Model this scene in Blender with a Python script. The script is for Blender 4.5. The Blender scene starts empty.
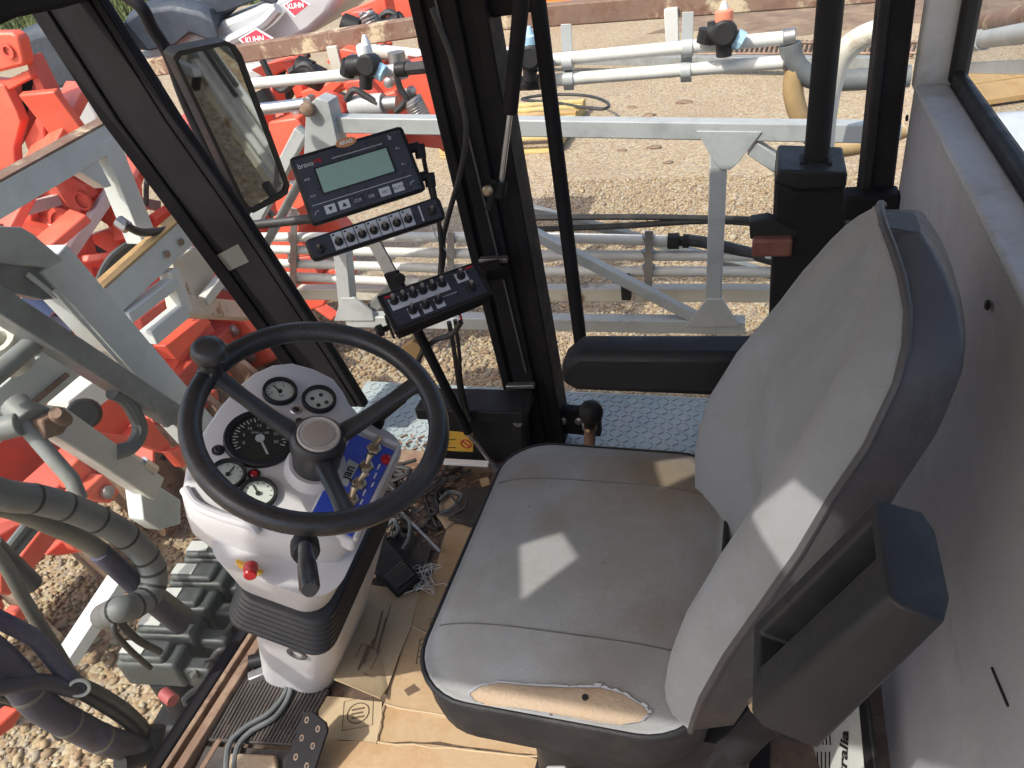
import bpy, math, random
import numpy as np
from mathutils import Vector as V, Matrix
random.seed(7); rng = np.random.default_rng(7)
scene = bpy.context.scene
COL = scene.collection
# ------------------------------------------------------------------ camera model
F = 757.0; W, H = 1024, 768
ROLL, PITCH, YAW = math.radians(9.7), math.radians(34.2), math.radians(21.4)
CAM = V((0, 0, 1.35))                       # cab floor is z = 0, x runs to the rear of the cab, y across it
fwd = V((-math.sin(YAW)*math.cos(PITCH), math.cos(YAW)*math.cos(PITCH), -math.sin(PITCH)))
r0 = V((math.cos(YAW), math.sin(YAW), 0)); u0 = r0.cross(fwd)
RT = math.cos(ROLL)*r0 - math.sin(ROLL)*u0
UP = RT.cross(fwd)
GND = -0.90
def ray(x, y): return fwd + RT*((x-W/2)/F) - UP*((y-H/2)/F)
def PZ(x, y, z): r = ray(x, y); return CAM + r*((z-CAM.z)/r.z)
def PY(x, y, Y): r = ray(x, y); return CAM + r*((Y-CAM.y)/r.y)
def PX(x, y, X): r = ray(x, y); return CAM + r*((X-CAM.x)/r.x)
def PP(x, y, pt, n): r = ray(x, y); return CAM + r*((pt-CAM).dot(n)/r.dot(n))
def AX(axis, v):
    return (lambda x, y: PX(x, y, v)) if axis == 'x' else (lambda x, y: PY(x, y, v)) if axis == 'y' else (lambda x, y: PZ(x, y, v))

# ------------------------------------------------------------------ materials
def mat(name, col, rough=0.5, metal=0.0, col2=None, nscale=8, thr=(0.4, 0.65), bump=0.0, bscale=80, var=0.12, spec=None,
        col3=None, n3=30, thr3=(0.55, 0.7), coat=0.0, stretch=None):
    m = bpy.data.materials.new(name); m.use_nodes = True
    nt = m.node_tree; N = nt.nodes; L = nt.links
    b = N['Principled BSDF']
    b.inputs['Roughness'].default_value = rough; b.inputs['Metallic'].default_value = metal
    if spec is not None: b.inputs['Specular IOR Level'].default_value = spec
    if coat: b.inputs['Coat Weight'].default_value = coat; b.inputs['Coat Roughness'].default_value = .15
    tc = N.new('ShaderNodeTexCoord'); src = tc.outputs['Object']
    if stretch:
        mp = N.new('ShaderNodeMapping'); mp.inputs['Scale'].default_value = stretch
        L.new(src, mp.inputs['Vector']); src = mp.outputs['Vector']
    def noise(s, d=6, r=.6):
        n = N.new('ShaderNodeTexNoise'); n.inputs['Scale'].default_value = s; n.inputs['Detail'].default_value = d
        n.inputs['Roughness'].default_value = r; L.new(src, n.inputs['Vector']); return n
    def ramp(fac, a, bb):
        r = N.new('ShaderNodeMapRange'); r.inputs[1].default_value = a; r.inputs[2].default_value = bb
        L.new(fac, r.inputs[0]); return r.outputs[0]
    def mix(fac, A, B, bt='MIX'):
        x = N.new('ShaderNodeMix'); x.data_type = 'RGBA'; x.blend_type = bt
        if hasattr(fac, 'default_value') or not isinstance(fac, (int, float)): L.new(fac, x.inputs[0])
        else: x.inputs[0].default_value = fac
        for s, v in ((6, A), (7, B)):
            if isinstance(v, (tuple, list)): x.inputs[s].default_value = (*v[:3], 1)
            else: L.new(v, x.inputs[s])
        return x.outputs[2]
    n0 = noise(5.3); lo = tuple(c*(1-var) for c in col); hi = tuple(min(1, c*(1+var)) for c in col)
    c = mix(ramp(n0.outputs['Fac'], .3, .7), lo, hi)
    if col2 is not None:
        n1 = noise(nscale, 8, .68); c = mix(ramp(n1.outputs['Fac'], *thr), c, col2)
    if col3 is not None:
        n2 = noise(n3, 8, .7); c = mix(ramp(n2.outputs['Fac'], *thr3), c, col3)
    L.new(c, b.inputs['Base Color'])
    nr = noise(23, 5); rr = N.new('ShaderNodeMapRange')
    rr.inputs[3].default_value = max(.02, rough-.1); rr.inputs[4].default_value = min(1, rough+.12)
    rr.inputs[1].default_value = .3; rr.inputs[2].default_value = .7
    L.new(nr.outputs['Fac'], rr.inputs[0]); L.new(rr.outputs[0], b.inputs['Roughness'])
    if bump:
        nb = noise(bscale, 4); bp = N.new('ShaderNodeBump'); bp.inputs['Strength'].default_value = bump
        bp.inputs['Distance'].default_value = .004; L.new(nb.outputs['Fac'], bp.inputs['Height']); L.new(bp.outputs[0], b.inputs['Normal'])
    return m
def glass(name, tint=(.93, .96, .95), dust=.05, refl=1.0):
    m = bpy.data.materials.new(name); m.use_nodes = True; nt = m.node_tree; N = nt.nodes; L = nt.links
    N.remove(N['Principled BSDF']); out = N['Material Output']
    t = N.new('ShaderNodeBsdfTransparent'); t.inputs[0].default_value = (*tint, 1)
    g = N.new('ShaderNodeBsdfGlossy'); g.inputs['Roughness'].default_value = .01
    d = N.new('ShaderNodeBsdfDiffuse'); d.inputs[0].default_value = (.55, .56, .5, 1)
    fr = N.new('ShaderNodeLayerWeight'); fr.inputs['Blend'].default_value = .12
    mr = N.new('ShaderNodeMath'); mr.operation = 'MULTIPLY'; mr.inputs[1].default_value = refl; L.new(fr.outputs['Fresnel'], mr.inputs[0])
    m1 = N.new('ShaderNodeMixShader'); L.new(mr.outputs[0], m1.inputs[0]); L.new(t.outputs[0], m1.inputs[1]); L.new(g.outputs[0], m1.inputs[2])
    tc = N.new('ShaderNodeTexCoord'); nz = N.new('ShaderNodeTexNoise'); nz.inputs['Scale'].default_value = 6; nz.inputs['Detail'].default_value = 8
    L.new(tc.outputs['Object'], nz.inputs['Vector'])
    r = N.new('ShaderNodeMapRange'); r.inputs[1].default_value = .35; r.inputs[2].default_value = .75; r.inputs[3].default_value = dust*.5; r.inputs[4].default_value = dust*1.6
    L.new(nz.outputs['Fac'], r.inputs[0])
    m2 = N.new('ShaderNodeMixShader'); L.new(r.outputs[0], m2.inputs[0]); L.new(m1.outputs[0], m2.inputs[1]); L.new(d.outputs[0], m2.inputs[2])
    L.new(m2.outputs[0], out.inputs[0]); return m

M = {}
M['black'] = mat('black_paint', (.017, .016, .018), .6, var=.3, bump=.05, bscale=200, col2=(.02, .018, .018), nscale=14, thr=(.55, .9), spec=.1)
M['plastic'] = mat('black_plastic', (.016, .016, .017), .5, var=.25, bump=.08, bscale=400, col2=(.03, .028, .028), nscale=20, thr=(.55, .9), spec=.25)
M['vinyl'] = mat('black_vinyl', (.0145, .0155, .0175), .5, var=.2, bump=.12, bscale=260, spec=.3, col2=(.04, .037, .035), nscale=9, thr=(.5, .85))
M['greyvinyl'] = mat('worn_grey_vinyl', (.075, .072, .075), .5, var=.2, bump=.3, bscale=200, col2=(.12, .11, .11), nscale=9, thr=(.5, .85))
M['rubber'] = mat('wheel_rubber', (.022, .022, .024), .34, var=.3, bump=.05, bscale=300, col2=(.06, .06, .062), nscale=11, thr=(.5, .85))
M['boot'] = mat('boot_rubber', (.026, .026, .027), .42, var=.25, col2=(.05, .048, .046), nscale=12, thr=(.5, .85))
M['shell'] = mat('backrest_vinyl', (.045, .043, .045), .5, var=.2, bump=.15, bscale=200, col2=(.085, .08, .08), nscale=9, thr=(.5, .85))
M['matrub'] = mat('ribbed_mat', (.05, .043, .04), .6, var=.3, bump=.3, bscale=90, col2=(.1, .085, .07), nscale=12, thr=(.45, .8))
M['blueblk'] = mat('panel_film', (.028, .036, .058), .3, var=.1, bump=.02)
M['white'] = mat('console_plastic', (.52, .515, .515), .42, var=.04, bump=.06, bscale=500, col2=(.40, .385, .37), nscale=7, thr=(.56, .85))
M['whitepaint'] = mat('white_film', (.75, .75, .75), .5, var=.03)
M['greykey'] = mat('key_grey', (.5, .54, .6), .45, var=.03)
M['chrome'] = mat('bright_metal', (.62, .62, .63), .3, 1.0, var=.1)
M['brass'] = mat('dull_brass', (.5, .42, .3), .35, .9, var=.2)
M['steel'] = mat('dull_steel', (.35, .34, .33), .4, .8, var=.2, col2=(.18, .13, .09), nscale=30, thr=(.55, .8))
M['galv'] = mat('grey_frame_paint', (.40, .42, .415), .42, var=.07, col2=(.27, .285, .28), nscale=9, thr=(.5, .75), col3=(.24, .15, .07), n3=13, thr3=(.67, .76), bump=.05)
M['galvlight'] = mat('pale_lit_grey', (.56, .60, .585), .42, var=.06, col2=(.46, .49, .475), nscale=7, thr=(.5, .78), col3=(.34, .3, .22), n3=15, thr3=(.66, .78), bump=.05)  # frame grey raised so the shaded left beams look sunlit
M['galvdark'] = mat('weathered_shaded_grey', (.22, .235, .23), .5, var=.15, col2=(.15, .15, .13), nscale=9, thr=(.45, .7), col3=(.2, .14, .08), n3=16, thr3=(.62, .74), bump=.1)
M['cream'] = mat('cream_pipe', (.62, .62, .58), .4, var=.06, col2=(.5, .47, .4), nscale=12, thr=(.55, .8))
M['creamrust'] = mat('cream_rust', (.55, .53, .45), .5, var=.08, col2=(.23, .12, .05), nscale=7, thr=(.56, .66), bump=.15)
M['rust'] = mat('rusty_beam', (.21, .13, .09), .75, var=.25, col2=(.52, .43, .28), nscale=5, thr=(.54, .6), col3=(.16, .075, .045), n3=14, thr3=(.48, .62), bump=.4, bscale=60)
M['rustbrown'] = mat('rusty_steel', (.2, .125, .085), .7, var=.3, col2=(.36, .27, .18), nscale=8, thr=(.48, .7), col3=(.08, .05, .04), n3=22, thr3=(.55, .7), bump=.4, bscale=70)
M['tread'] = mat('rusty_floor_plate', (.13, .09, .065), .55, .2, var=.3, col2=(.25, .2, .15), nscale=14, thr=(.5, .75), col3=(.06, .05, .045), n3=25, thr3=(.52, .7), bump=.3)
M['treadblue'] = mat('blue_grey_tread_plate', (.33, .40, .41), .5, var=.1, col2=(.40, .42, .39), nscale=10, thr=(.45, .7), col3=(.25, .17, .1), n3=12, thr3=(.64, .74), bump=.1)
M['red'] = mat('red_machine_paint', (.74, .115, .065), .42, var=.1, col2=(.66, .17, .11), nscale=5, thr=(.5, .8), bump=.03)
M['reddk'] = mat('shaded_dark_red', (.58, .1, .065), .5, var=.12, col2=(.45, .1, .07), nscale=6, thr=(.5, .8))  # darker red that also puts shade into the tower's right-hand plates
M['redlens'] = mat('red_knob', (.42, .012, .02), .25, var=.1)
M['hood'] = mat('white_hopper', (.47, .485, .49), .45, var=.04, col2=(.5, .5, .48), nscale=4, thr=(.5, .8))
M['lid'] = mat('slate_lid', (.03, .04, .055), .55, var=.15, col2=(.06, .075, .095), nscale=4, thr=(.45, .75), bump=1.0, bscale=9, spec=.4)
M['logored'] = mat('emblem_red', (.55, .02, .05), .4, var=.05)
M['blue'] = mat('blue_panel', (.04, .085, .52), .35, var=.1, col2=(.075, .13, .6), nscale=6)
M['wallv'] = mat('cab_wall_vinyl', (.35, .355, .38), .5, var=.08, bump=.1, bscale=300, col2=(.41, .41, .425), nscale=5, thr=(.45, .75), col3=(.13, .125, .135), n3=7, thr3=(.6, .75))
M['sill'] = mat('dusty_sill', (.42, .42, .415), .55, var=.08, bump=.25, bscale=200, col2=(.3, .275, .245), nscale=9, thr=(.5, .72), col3=(.25, .215, .18), n3=26, thr3=(.62, .75))
M['foam'] = mat('torn_foam', (.36, .28, .195), .9, var=.12, col2=(.34, .23, .13), nscale=18, thr=(.5, .75), bump=.4, bscale=160)
M['card'] = mat('cardboard', (.42, .30, .175), .8, var=.12, col2=(.33, .195, .085), nscale=5, thr=(.46, .68), col3=(.22, .15, .085), n3=16, thr3=(.62, .74), bump=.25)
M['cardpale'] = mat('pale_cardboard', (.44, .345, .215), .8, var=.1, col2=(.38, .28, .17), nscale=9, thr=(.5, .75), col3=(.15, .11, .08), n3=11, thr3=(.69, .74), bump=.15)
M['ink'] = mat('print_ink', (.12, .08, .05), .8, var=.2)
M['inkblk'] = mat('black_ink', (.012, .012, .012), .6)
M['yellow'] = mat('yellow_label', (.62, .36, .05), .5, var=.1)
M['pallet'] = mat('yellow_wood', (.50, .40, .16), .7, var=.12, col2=(.42, .29, .13), nscale=9, thr=(.5, .7), bump=.3, stretch=(1, 6, 1))
M['wood'] = mat('orange_brown_wood', (.42, .27, .11), .7, var=.15, col2=(.3, .17, .07), nscale=9, thr=(.5, .7))
M['hosegrey'] = mat('grey_wrapped_hose', (.10, .11, .112), .5, var=.12, bump=.2, bscale=40, col2=(.15, .16, .155), nscale=8)
M['hoseblk'] = mat('black_hose', (.025, .025, .024), .45, var=.25, col2=(.07, .065, .06), nscale=14, thr=(.5, .8))
M['hoseolive'] = mat('dusty_olive_hose', (.10, .096, .08), .55, var=.15, col2=(.16, .15, .12), nscale=9)
M['purple'] = mat('purple_sleeve', (.04, .036, .055), .55, var=.3, col2=(.075, .075, .15), nscale=9, thr=(.5, .7), bump=.4, bscale=50)
M['valve'] = mat('valve_housing', (.038, .045, .044), .5, var=.15, col2=(.12, .13, .12), nscale=9, thr=(.5, .8))
M['paper'] = mat('paper_label', (.45, .47, .44), .6, var=.06, col2=(.42, .42, .38), nscale=60, thr=(.5, .7))
M['tanhose'] = mat('tan_hose', (.40, .28, .13), .5, var=.1, col2=(.3, .2, .1), nscale=9)
M['brick'] = mat('faded_reflector', (.2, .06, .035), .4, var=.15, col2=(.28, .12, .08), nscale=14)
M['orange'] = mat('orange_paint', (.75, .2, .03), .5)
M['cap_o'] = mat('nozzle_orange', (.8, .25, .15), .45)
M['cap_w'] = mat('nozzle_white', (.75, .76, .76), .4)
M['cap_b'] = mat('nozzle_blue', (.35, .55, .68), .4)
M['lcd'] = mat('lcd_glass', (.24, .40, .37), .12, var=.05, spec=.8)
M['dialw'] = mat('dial_white', (.74, .76, .72), .4, var=.03)
M['dialb'] = mat('dial_black', (.012, .012, .013), .5)
M['glassf'] = glass('windscreen_glass', (.92, .945, .92), .07, .9)
M['glassr'] = glass('side_glass', (.95, .97, .96), .02, .8)
M['glassb'] = glass('rear_glass', (.9, .93, .93), .07, 1.0)
M['tank'] = mat('white_tank', (.6, .63, .66), .4, var=.05, col2=(.5, .52, .54), nscale=5)
M['grass'] = mat('grass', (.07, .1, .025), .9, var=.3, col2=(.13, .13, .05), nscale=20)
M['roof'] = mat('headliner', (.55, .53, .5), .8)
mm = bpy.data.materials.new('mirror_face'); mm.use_nodes = True; b = mm.node_tree.nodes['Principled BSDF']
b.inputs['Base Color'].default_value = (.40, .42, .41, 1); b.inputs['Metallic'].default_value = 1; b.inputs['Roughness'].default_value = .03; M['mirror'] = mm

# seat cloth: grey weave, brownish wear, fine bump
def cloth(name, base, stain, pale, spots=(), speck=.755):
    m = mat(name, base, .9, var=.06, col2=stain, nscale=3.4, thr=(.46, .70), col3=pale, n3=4.5, thr3=(.56, .8), bump=.0)
    nt = m.node_tree; N = nt.nodes; L = nt.links; b = N['Principled BSDF']
    b.inputs['Sheen Weight'].default_value = .12
    tc = N.new('ShaderNodeTexCoord'); vo = N.new('ShaderNodeTexVoronoi'); vo.inputs['Scale'].default_value = 600
    L.new(tc.outputs['Object'], vo.inputs['Vector'])
    no = N.new('ShaderNodeTexNoise'); no.inputs['Scale'].default_value = 22; no.inputs['Detail'].default_value = 5; L.new(tc.outputs['Object'], no.inputs['Vector'])
    ad = N.new('ShaderNodeMath'); ad.operation = 'MULTIPLY_ADD'; ad.inputs[1].default_value = 2.6; L.new(no.outputs['Fac'], ad.inputs[0]); L.new(vo.outputs['Distance'], ad.inputs[2])
    bp = N.new('ShaderNodeBump'); bp.inputs['Strength'].default_value = .14; bp.inputs['Distance'].default_value = .003
    L.new(ad.outputs[0], bp.inputs['Height']); L.new(bp.outputs[0], b.inputs['Normal'])
    # small dark specks / marks
    v2 = N.new('ShaderNodeTexNoise'); v2.inputs['Scale'].default_value = 75; v2.inputs['Detail'].default_value = 2; L.new(tc.outputs['Object'], v2.inputs['Vector'])
    mr = N.new('ShaderNodeMapRange'); mr.inputs[1].default_value = speck; mr.inputs[2].default_value = speck+.04; L.new(v2.outputs['Fac'], mr.inputs[0])
    mx = N.new('ShaderNodeMix'); mx.data_type = 'RGBA'; old = b.inputs['Base Color'].links[0].from_socket
    L.new(mr.outputs[0], mx.inputs[0]); L.new(old, mx.inputs[6]); mx.inputs[7].default_value = (.09, .075, .06, 1)
    L.new(mx.outputs[2], b.inputs['Base Color'])
    for cx, cy, cz, rad, amt, colr in spots:          # broad worn-in stains at fixed places on the cloth
        vd = N.new('ShaderNodeVectorMath'); vd.operation = 'DISTANCE'; L.new(tc.outputs['Object'], vd.inputs[0]); vd.inputs[1].default_value = (cx, cy, cz)
        ns = N.new('ShaderNodeTexNoise'); ns.inputs['Scale'].default_value = 14; ns.inputs['Detail'].default_value = 8; ns.inputs['Roughness'].default_value = .7; L.new(tc.outputs['Object'], ns.inputs['Vector'])
        ma = N.new('ShaderNodeMath'); ma.operation = 'MULTIPLY_ADD'; ma.inputs[1].default_value = rad*1.1; L.new(ns.outputs['Fac'], ma.inputs[0]); L.new(vd.outputs['Value'], ma.inputs[2])
        mp_ = N.new('ShaderNodeMapRange'); mp_.inputs[1].default_value = rad*.75; mp_.inputs[2].default_value = rad*1.55; mp_.inputs[3].default_value = amt; mp_.inputs[4].default_value = 0; L.new(ma.outputs[0], mp_.inputs[0])
        x2 = N.new('ShaderNodeMix'); x2.data_type = 'RGBA'; o2 = b.inputs['Base Color'].links[0].from_socket
        L.new(mp_.outputs[0], x2.inputs[0]); L.new(o2, x2.inputs[6]); x2.inputs[7].default_value = (*colr, 1); L.new(x2.outputs[2], b.inputs['Base Color'])
    return m
M['cloth'] = cloth('seat_cloth', (.26, .275, .28), (.20, .195, .175), (.32, .335, .34), ((.02, .20, .5, .16, .85, (.165, .115, .06)), (-.02, .02, .5, .17, .5, (.16, .145, .12)), (.0, -.17, .5, .11, .6, (.14, .125, .105)), (-.2, .17, .5, .07, .5, (.19, .15, .1)), (-.13, .06, .5, .05, .6, (.17, .145, .115)), (.05, -.09, .5, .06, .6, (.15, .12, .09))))
M['clothb'] = cloth('backrest_cloth', (.205, .215, .222), (.17, .172, .165), (.255, .275, .30), ((.1, .0, .78, .2, .5, (.21, .235, .25)), (.08, .1, .95, .12, .6, (.17, .18, .16))), .8)

# ------------------------------------------------------------------ mesh builder
class MB:
    def __init__(s): s.v = []; s.f = []
    def add(s, verts, faces):
        o = len(s.v); s.v += [V(p) for p in verts]; s.f += [tuple(i+o for i in f) for f in faces]; return s
    def box(s, c, size, rot=None):
        c = V(c); hx, hy, hz = size[0]/2, size[1]/2, size[2]/2
        vs = [V((x, y, z)) for x in (-hx, hx) for y in (-hy, hy) for z in (-hz, hz)]
        if rot is not None: vs = [rot @ p for p in vs]
        return s.add([c+p for p in vs], [(0,1,3,2),(4,6,7,5),(0,4,5,1),(2,3,7,6),(0,2,6,4),(1,5,7,3)])
    def bar(s, a, b, w, h, up=(0,0,1)):
        a, b = V(a), V(b); d = b-a; z = d.normalized(); up = V(up)
        x = up.cross(z)
        if x.length < 1e-4: x = V((1,0,0)).cross(z)
        x.normalize(); y = z.cross(x)
        vs = []
        for p in (a, b):
            for sx, sy in ((-1,-1),(1,-1),(1,1),(-1,1)): vs.append(p + x*(sx*w/2) + y*(sy*h/2))
        return s.add(vs, [(3,2,1,0),(4,5,6,7),(0,1,5,4),(1,2,6,5),(2,3,7,6),(3,0,4,7)])
    def prism(s, poly, off):
        n = len(poly); off = V(off); vs = [V(p) for p in poly] + [V(p)+off for p in poly]
        fs = [tuple(range(n)), tuple(range(2*n-1, n-1, -1))] + [(i, i+n, (i+1) % n+n, (i+1) % n) for i in range(n)]
        return s.add(vs, fs)
    def sheet(s, poly): return s.add(poly, [tuple(range(len(poly)))])
    def loft(s, rings, cap0=True, cap1=True, closed=True):
        n = len(rings[0]); o = []; fs = []
        for r in rings: o += r
        for i in range(len(rings)-1):
            for j in range(n if closed else n-1):
                k = (j+1) % n; fs.append((i*n+j, i*n+k, (i+1)*n+k, (i+1)*n+j))
        if cap0: fs.append(tuple(range(n-1, -1, -1)))
        if cap1: fs.append(tuple(range((len(rings)-1)*n, len(rings)*n)))
        return s.add(o, fs)
    def tube(s, pts, r, seg=10, smooth=0, closed=False, caps=True):
        pts = [V(p) for p in pts]
        if smooth and len(pts) > 2: pts = spline(pts, smooth, closed)
        n = len(pts); rs = r if isinstance(r, (list, tuple)) else [r]*n
        if len(rs) != n: rs = [rs[min(len(rs)-1, int(i*len(rs)/n))] for i in range(n)]
        tang = []
        for i in range(n):
            a = pts[(i-1) % n] if (closed or i > 0) else pts[i]; c = pts[(i+1) % n] if (closed or i < n-1) else pts[i]
            tang.append((c-a).normalized())
        t = tang[0]; u = t.cross(V((0,0,1)))
        if u.length < 1e-3: u = t.cross(V((1,0,0)))
        u.normalize(); rings = []
        for i in range(n):
            t = tang[i]; u = (u - t*u.dot(t))
            u.normalize(); w = t.cross(u)
            rings.append([pts[i] + (u*math.cos(2*math.pi*k/seg) + w*math.sin(2*math.pi*k/seg))*rs[i] for k in range(seg)])
        if closed: rings.append(rings[0]); return s.loft(rings, False, False)
        return s.loft(rings, caps, caps)
    def lathe(s, o, ax, prof, seg=28, cap0=True, cap1=True):
        o = V(o); ax = V(ax).normalized(); u = ax.cross(V((0,0,1)))
        if u.length < 1e-3: u = V((1,0,0))
        u.normalize(); w = ax.cross(u)
        return s.loft([[o + ax*h + (u*math.cos(2*math.pi*k/seg)+w*math.sin(2*math.pi*k/seg))*max(r, 1e-5) for k in range(seg)] for r, h in prof], cap0, cap1)
    def ball(s, c, r, seg=14):
        return s.lathe(c, (0,0,1), [(r*math.sin(math.pi*i/8), -r*math.cos(math.pi*i/8)) for i in range(9)], seg)
    def mesh(s, name, org):
        me = bpy.data.meshes.new(name); me.from_pydata([tuple(p-org) for p in s.v], [], s.f)
        me.validate(); return me
def spline(P, k, closed=False):
    n = len(P); out = []
    for i in range(n if closed else n-1):
        p0 = P[(i-1) % n] if (closed or i > 0) else P[0]*2-P[1]; p1 = P[i]; p2 = P[(i+1) % n]
        p3 = P[(i+2) % n] if (closed or i < n-2) else P[-1]*2-P[-2]
        for j in range(k):
            t = j/k; out.append(.5*((2*p1)+(p2-p0)*t+(2*p0-5*p1+4*p2-p3)*t*t+(3*p1-p0-3*p2+p3)*t**3))
    if not closed: out.append(P[-1])
    return out
ORG = {}
def finish(ob, me, m, bevel, ang, smooth):
    me.materials.append(M[m] if isinstance(m, str) else m)
    import bmesh
    bm = bmesh.new(); bm.from_mesh(me); bmesh.ops.recalc_face_normals(bm, faces=bm.faces[:]); bm.to_mesh(me); bm.free()
    if smooth:
        me.polygons.foreach_set('use_smooth', [True]*len(me.polygons))
        me.set_sharp_from_angle(angle=math.radians(ang))
    if bevel:
        b = ob.modifiers.new('bevel', 'BEVEL'); b.width = bevel; b.segments = 2; b.limit_method = 'ANGLE'; b.angle_limit = math.radians(40); b.harden_normals = False
def thing(name, loc, label, cat, group=None):
    o = bpy.data.objects.new(name, None); o.empty_display_size = .05; COL.objects.link(o); o.location = loc
    o['label'] = label; o['category'] = cat
    if group: o['group'] = group
    ORG[o.name] = V(loc); return o
def part(name, mb, m, parent, bevel=0, ang=35, smooth=True, label=None):
    org = ORG[parent.name]; me = mb.mesh(name, org); ob = bpy.data.objects.new(name, me); COL.objects.link(ob)
    finish(ob, me, m, bevel, ang, smooth); ob.parent = parent; ORG[ob.name] = org
    if label: ob['label'] = label
    return ob
def single(name, mb, m, label=None, cat=None, group=None, kind=None, bevel=0, ang=35, smooth=True, org=None):
    if org is None:
        mn = [min(p[i] for p in mb.v) for i in range(3)]; mx = [max(p[i] for p in mb.v) for i in range(3)]
        org = V(((mn[0]+mx[0])/2, (mn[1]+mx[1])/2, mn[2]))
    me = mb.mesh(name, org); ob = bpy.data.objects.new(name, me); COL.objects.link(ob); ob.location = org
    finish(ob, me, m, bevel, ang, smooth); ORG[ob.name] = org
    if label: ob['label'] = label; ob['category'] = cat
    if group: ob['group'] = group
    if kind: ob['kind'] = kind
    return ob
def copies(ob, offset):
    c = ob.copy(); COL.objects.link(c); c.parent = ob.parent; c.location = ob.location + V(offset); return c
class Quad:                                   # a flat face given by its four corners
    def __init__(s, px, pt, n):
        s.n = V(n).normalized(); s.c = [PP(x, y, V(pt), s.n) for x, y in px]; s.pt = V(pt)
    def p(s, u, v, h=0): a = s.c[0].lerp(s.c[1], u); b = s.c[3].lerp(s.c[2], u); return a.lerp(b, v) + s.n*h
    def rect(s, u0, v0, u1, v1, h=0): return [s.p(u0, v0, h), s.p(u1, v0, h), s.p(u1, v1, h), s.p(u0, v1, h)]
    def px(s, x, y, h=0): return PP(x, y, s.pt, s.n) + s.n*h
    def U(s): return (s.c[1]-s.c[0]).normalized()
    def Vd(s): return (s.c[3]-s.c[0]).normalized()
def text_mb(txt, o, ux, uy, size, depth=.0004, align='CENTER', bold=0):
    cu = bpy.data.curves.new('t', 'FONT'); cu.body = txt; cu.size = size; cu.extrude = 0; cu.align_x = align; cu.align_y = 'CENTER'; cu.offset = bold
    ob = bpy.data.objects.new('t', cu); COL.objects.link(ob)
    dg = bpy.context.evaluated_depsgraph_get(); dg.update(); me = bpy.data.meshes.new_from_object(ob.evaluated_get(dg))
    ux = V(ux).normalized(); uy = V(uy); uy = (uy-ux*uy.dot(ux)).normalized(); n = ux.cross(uy)
    mb = MB(); mb.add([V(o)+ux*v.co.x+uy*v.co.y+n*depth for v in me.vertices], [tuple(p.vertices) for p in me.polygons])
    bpy.data.objects.remove(ob); return mb
def rrect(x0, x1, y0, y1, r, k=6):
    pts = []
    for cx, cy, a0 in ((x1-r, y1-r, 0), (x0+r, y1-r, 90), (x0+r, y0+r, 180), (x1-r, y0+r, 270)):
        for i in range(k+1): a = math.radians(a0+90*i/k); pts.append((cx+r*math.cos(a), cy+r*math.sin(a)))
    return pts
# ================================================================== GROUND, SKY
def gravel_mat(name, stones=False):
    m = bpy.data.materials.new(name); m.use_nodes = True; nt = m.node_tree; N = nt.nodes; L = nt.links; b = N['Principled BSDF']
    b.inputs['Roughness'].default_value = .85
    cr = N.new('ShaderNodeValToRGB'); e = cr.color_ramp.elements
    e[0].position = 0; e[0].color = (.22, .155, .095, 1); e[1].position = 1; e[1].color = (.48, .415, .31, 1)
    for p, c in ((.2, (.29, .20, .115)), (.4, (.345, .26, .15)), (.6, (.395, .32, .20)), (.8, (.325, .285, .21)), (.9, (.24, .19, .15))):
        k = e.new(p); k.color = (*c, 1)
    tc = N.new('ShaderNodeTexCoord')
    big = N.new('ShaderNodeTexNoise'); big.inputs['Scale'].default_value = .9; big.inputs['Detail'].default_value = 5; L.new(tc.outputs['Object'], big.inputs['Vector'])
    if stones:
        at = N.new('ShaderNodeAttribute'); at.attribute_name = 'tone'; L.new(at.outputs['Fac'], cr.inputs[0])
    else:
        vo = N.new('ShaderNodeTexVoronoi'); vo.inputs['Scale'].default_value = 55; L.new(tc.outputs['Object'], vo.inputs['Vector'])
        sp = N.new('ShaderNodeSeparateColor'); L.new(vo.outputs['Color'], sp.inputs[0]); L.new(sp.outputs[0], cr.inputs[0])
        bp = N.new('ShaderNodeBump'); bp.inputs['Strength'].default_value = .7; bp.inputs['Distance'].default_value = .009; bp.invert = True
        L.new(vo.outputs['Distance'], bp.inputs['Height']); L.new(bp.outputs[0], b.inputs['Normal'])
    mx = N.new('ShaderNodeMix'); mx.data_type = 'RGBA'; mr = N.new('ShaderNodeMapRange')
    mr.inputs[1].default_value = .54; mr.inputs[2].default_value = .74; mr.inputs[4].default_value = .6
    L.new(big.outputs['Fac'], mr.inputs[0]); L.new(mr.outputs[0], mx.inputs[0]); L.new(cr.outputs[0], mx.inputs[6]); mx.inputs[7].default_value = (.24, .17, .11, 1)
    L.new(mx.outputs[2], b.inputs['Base Color']); return m
M['gravel'] = gravel_mat('gravel'); M['stone'] = gravel_mat('loose_stone', True)
g = MB(); g.sheet([(-400, -400, GND), (400, -400, GND), (400, 400, GND), (-400, 400, GND)])
single('ground', g, 'gravel', kind='structure', org=V((0, 0, GND)), smooth=False)
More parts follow.
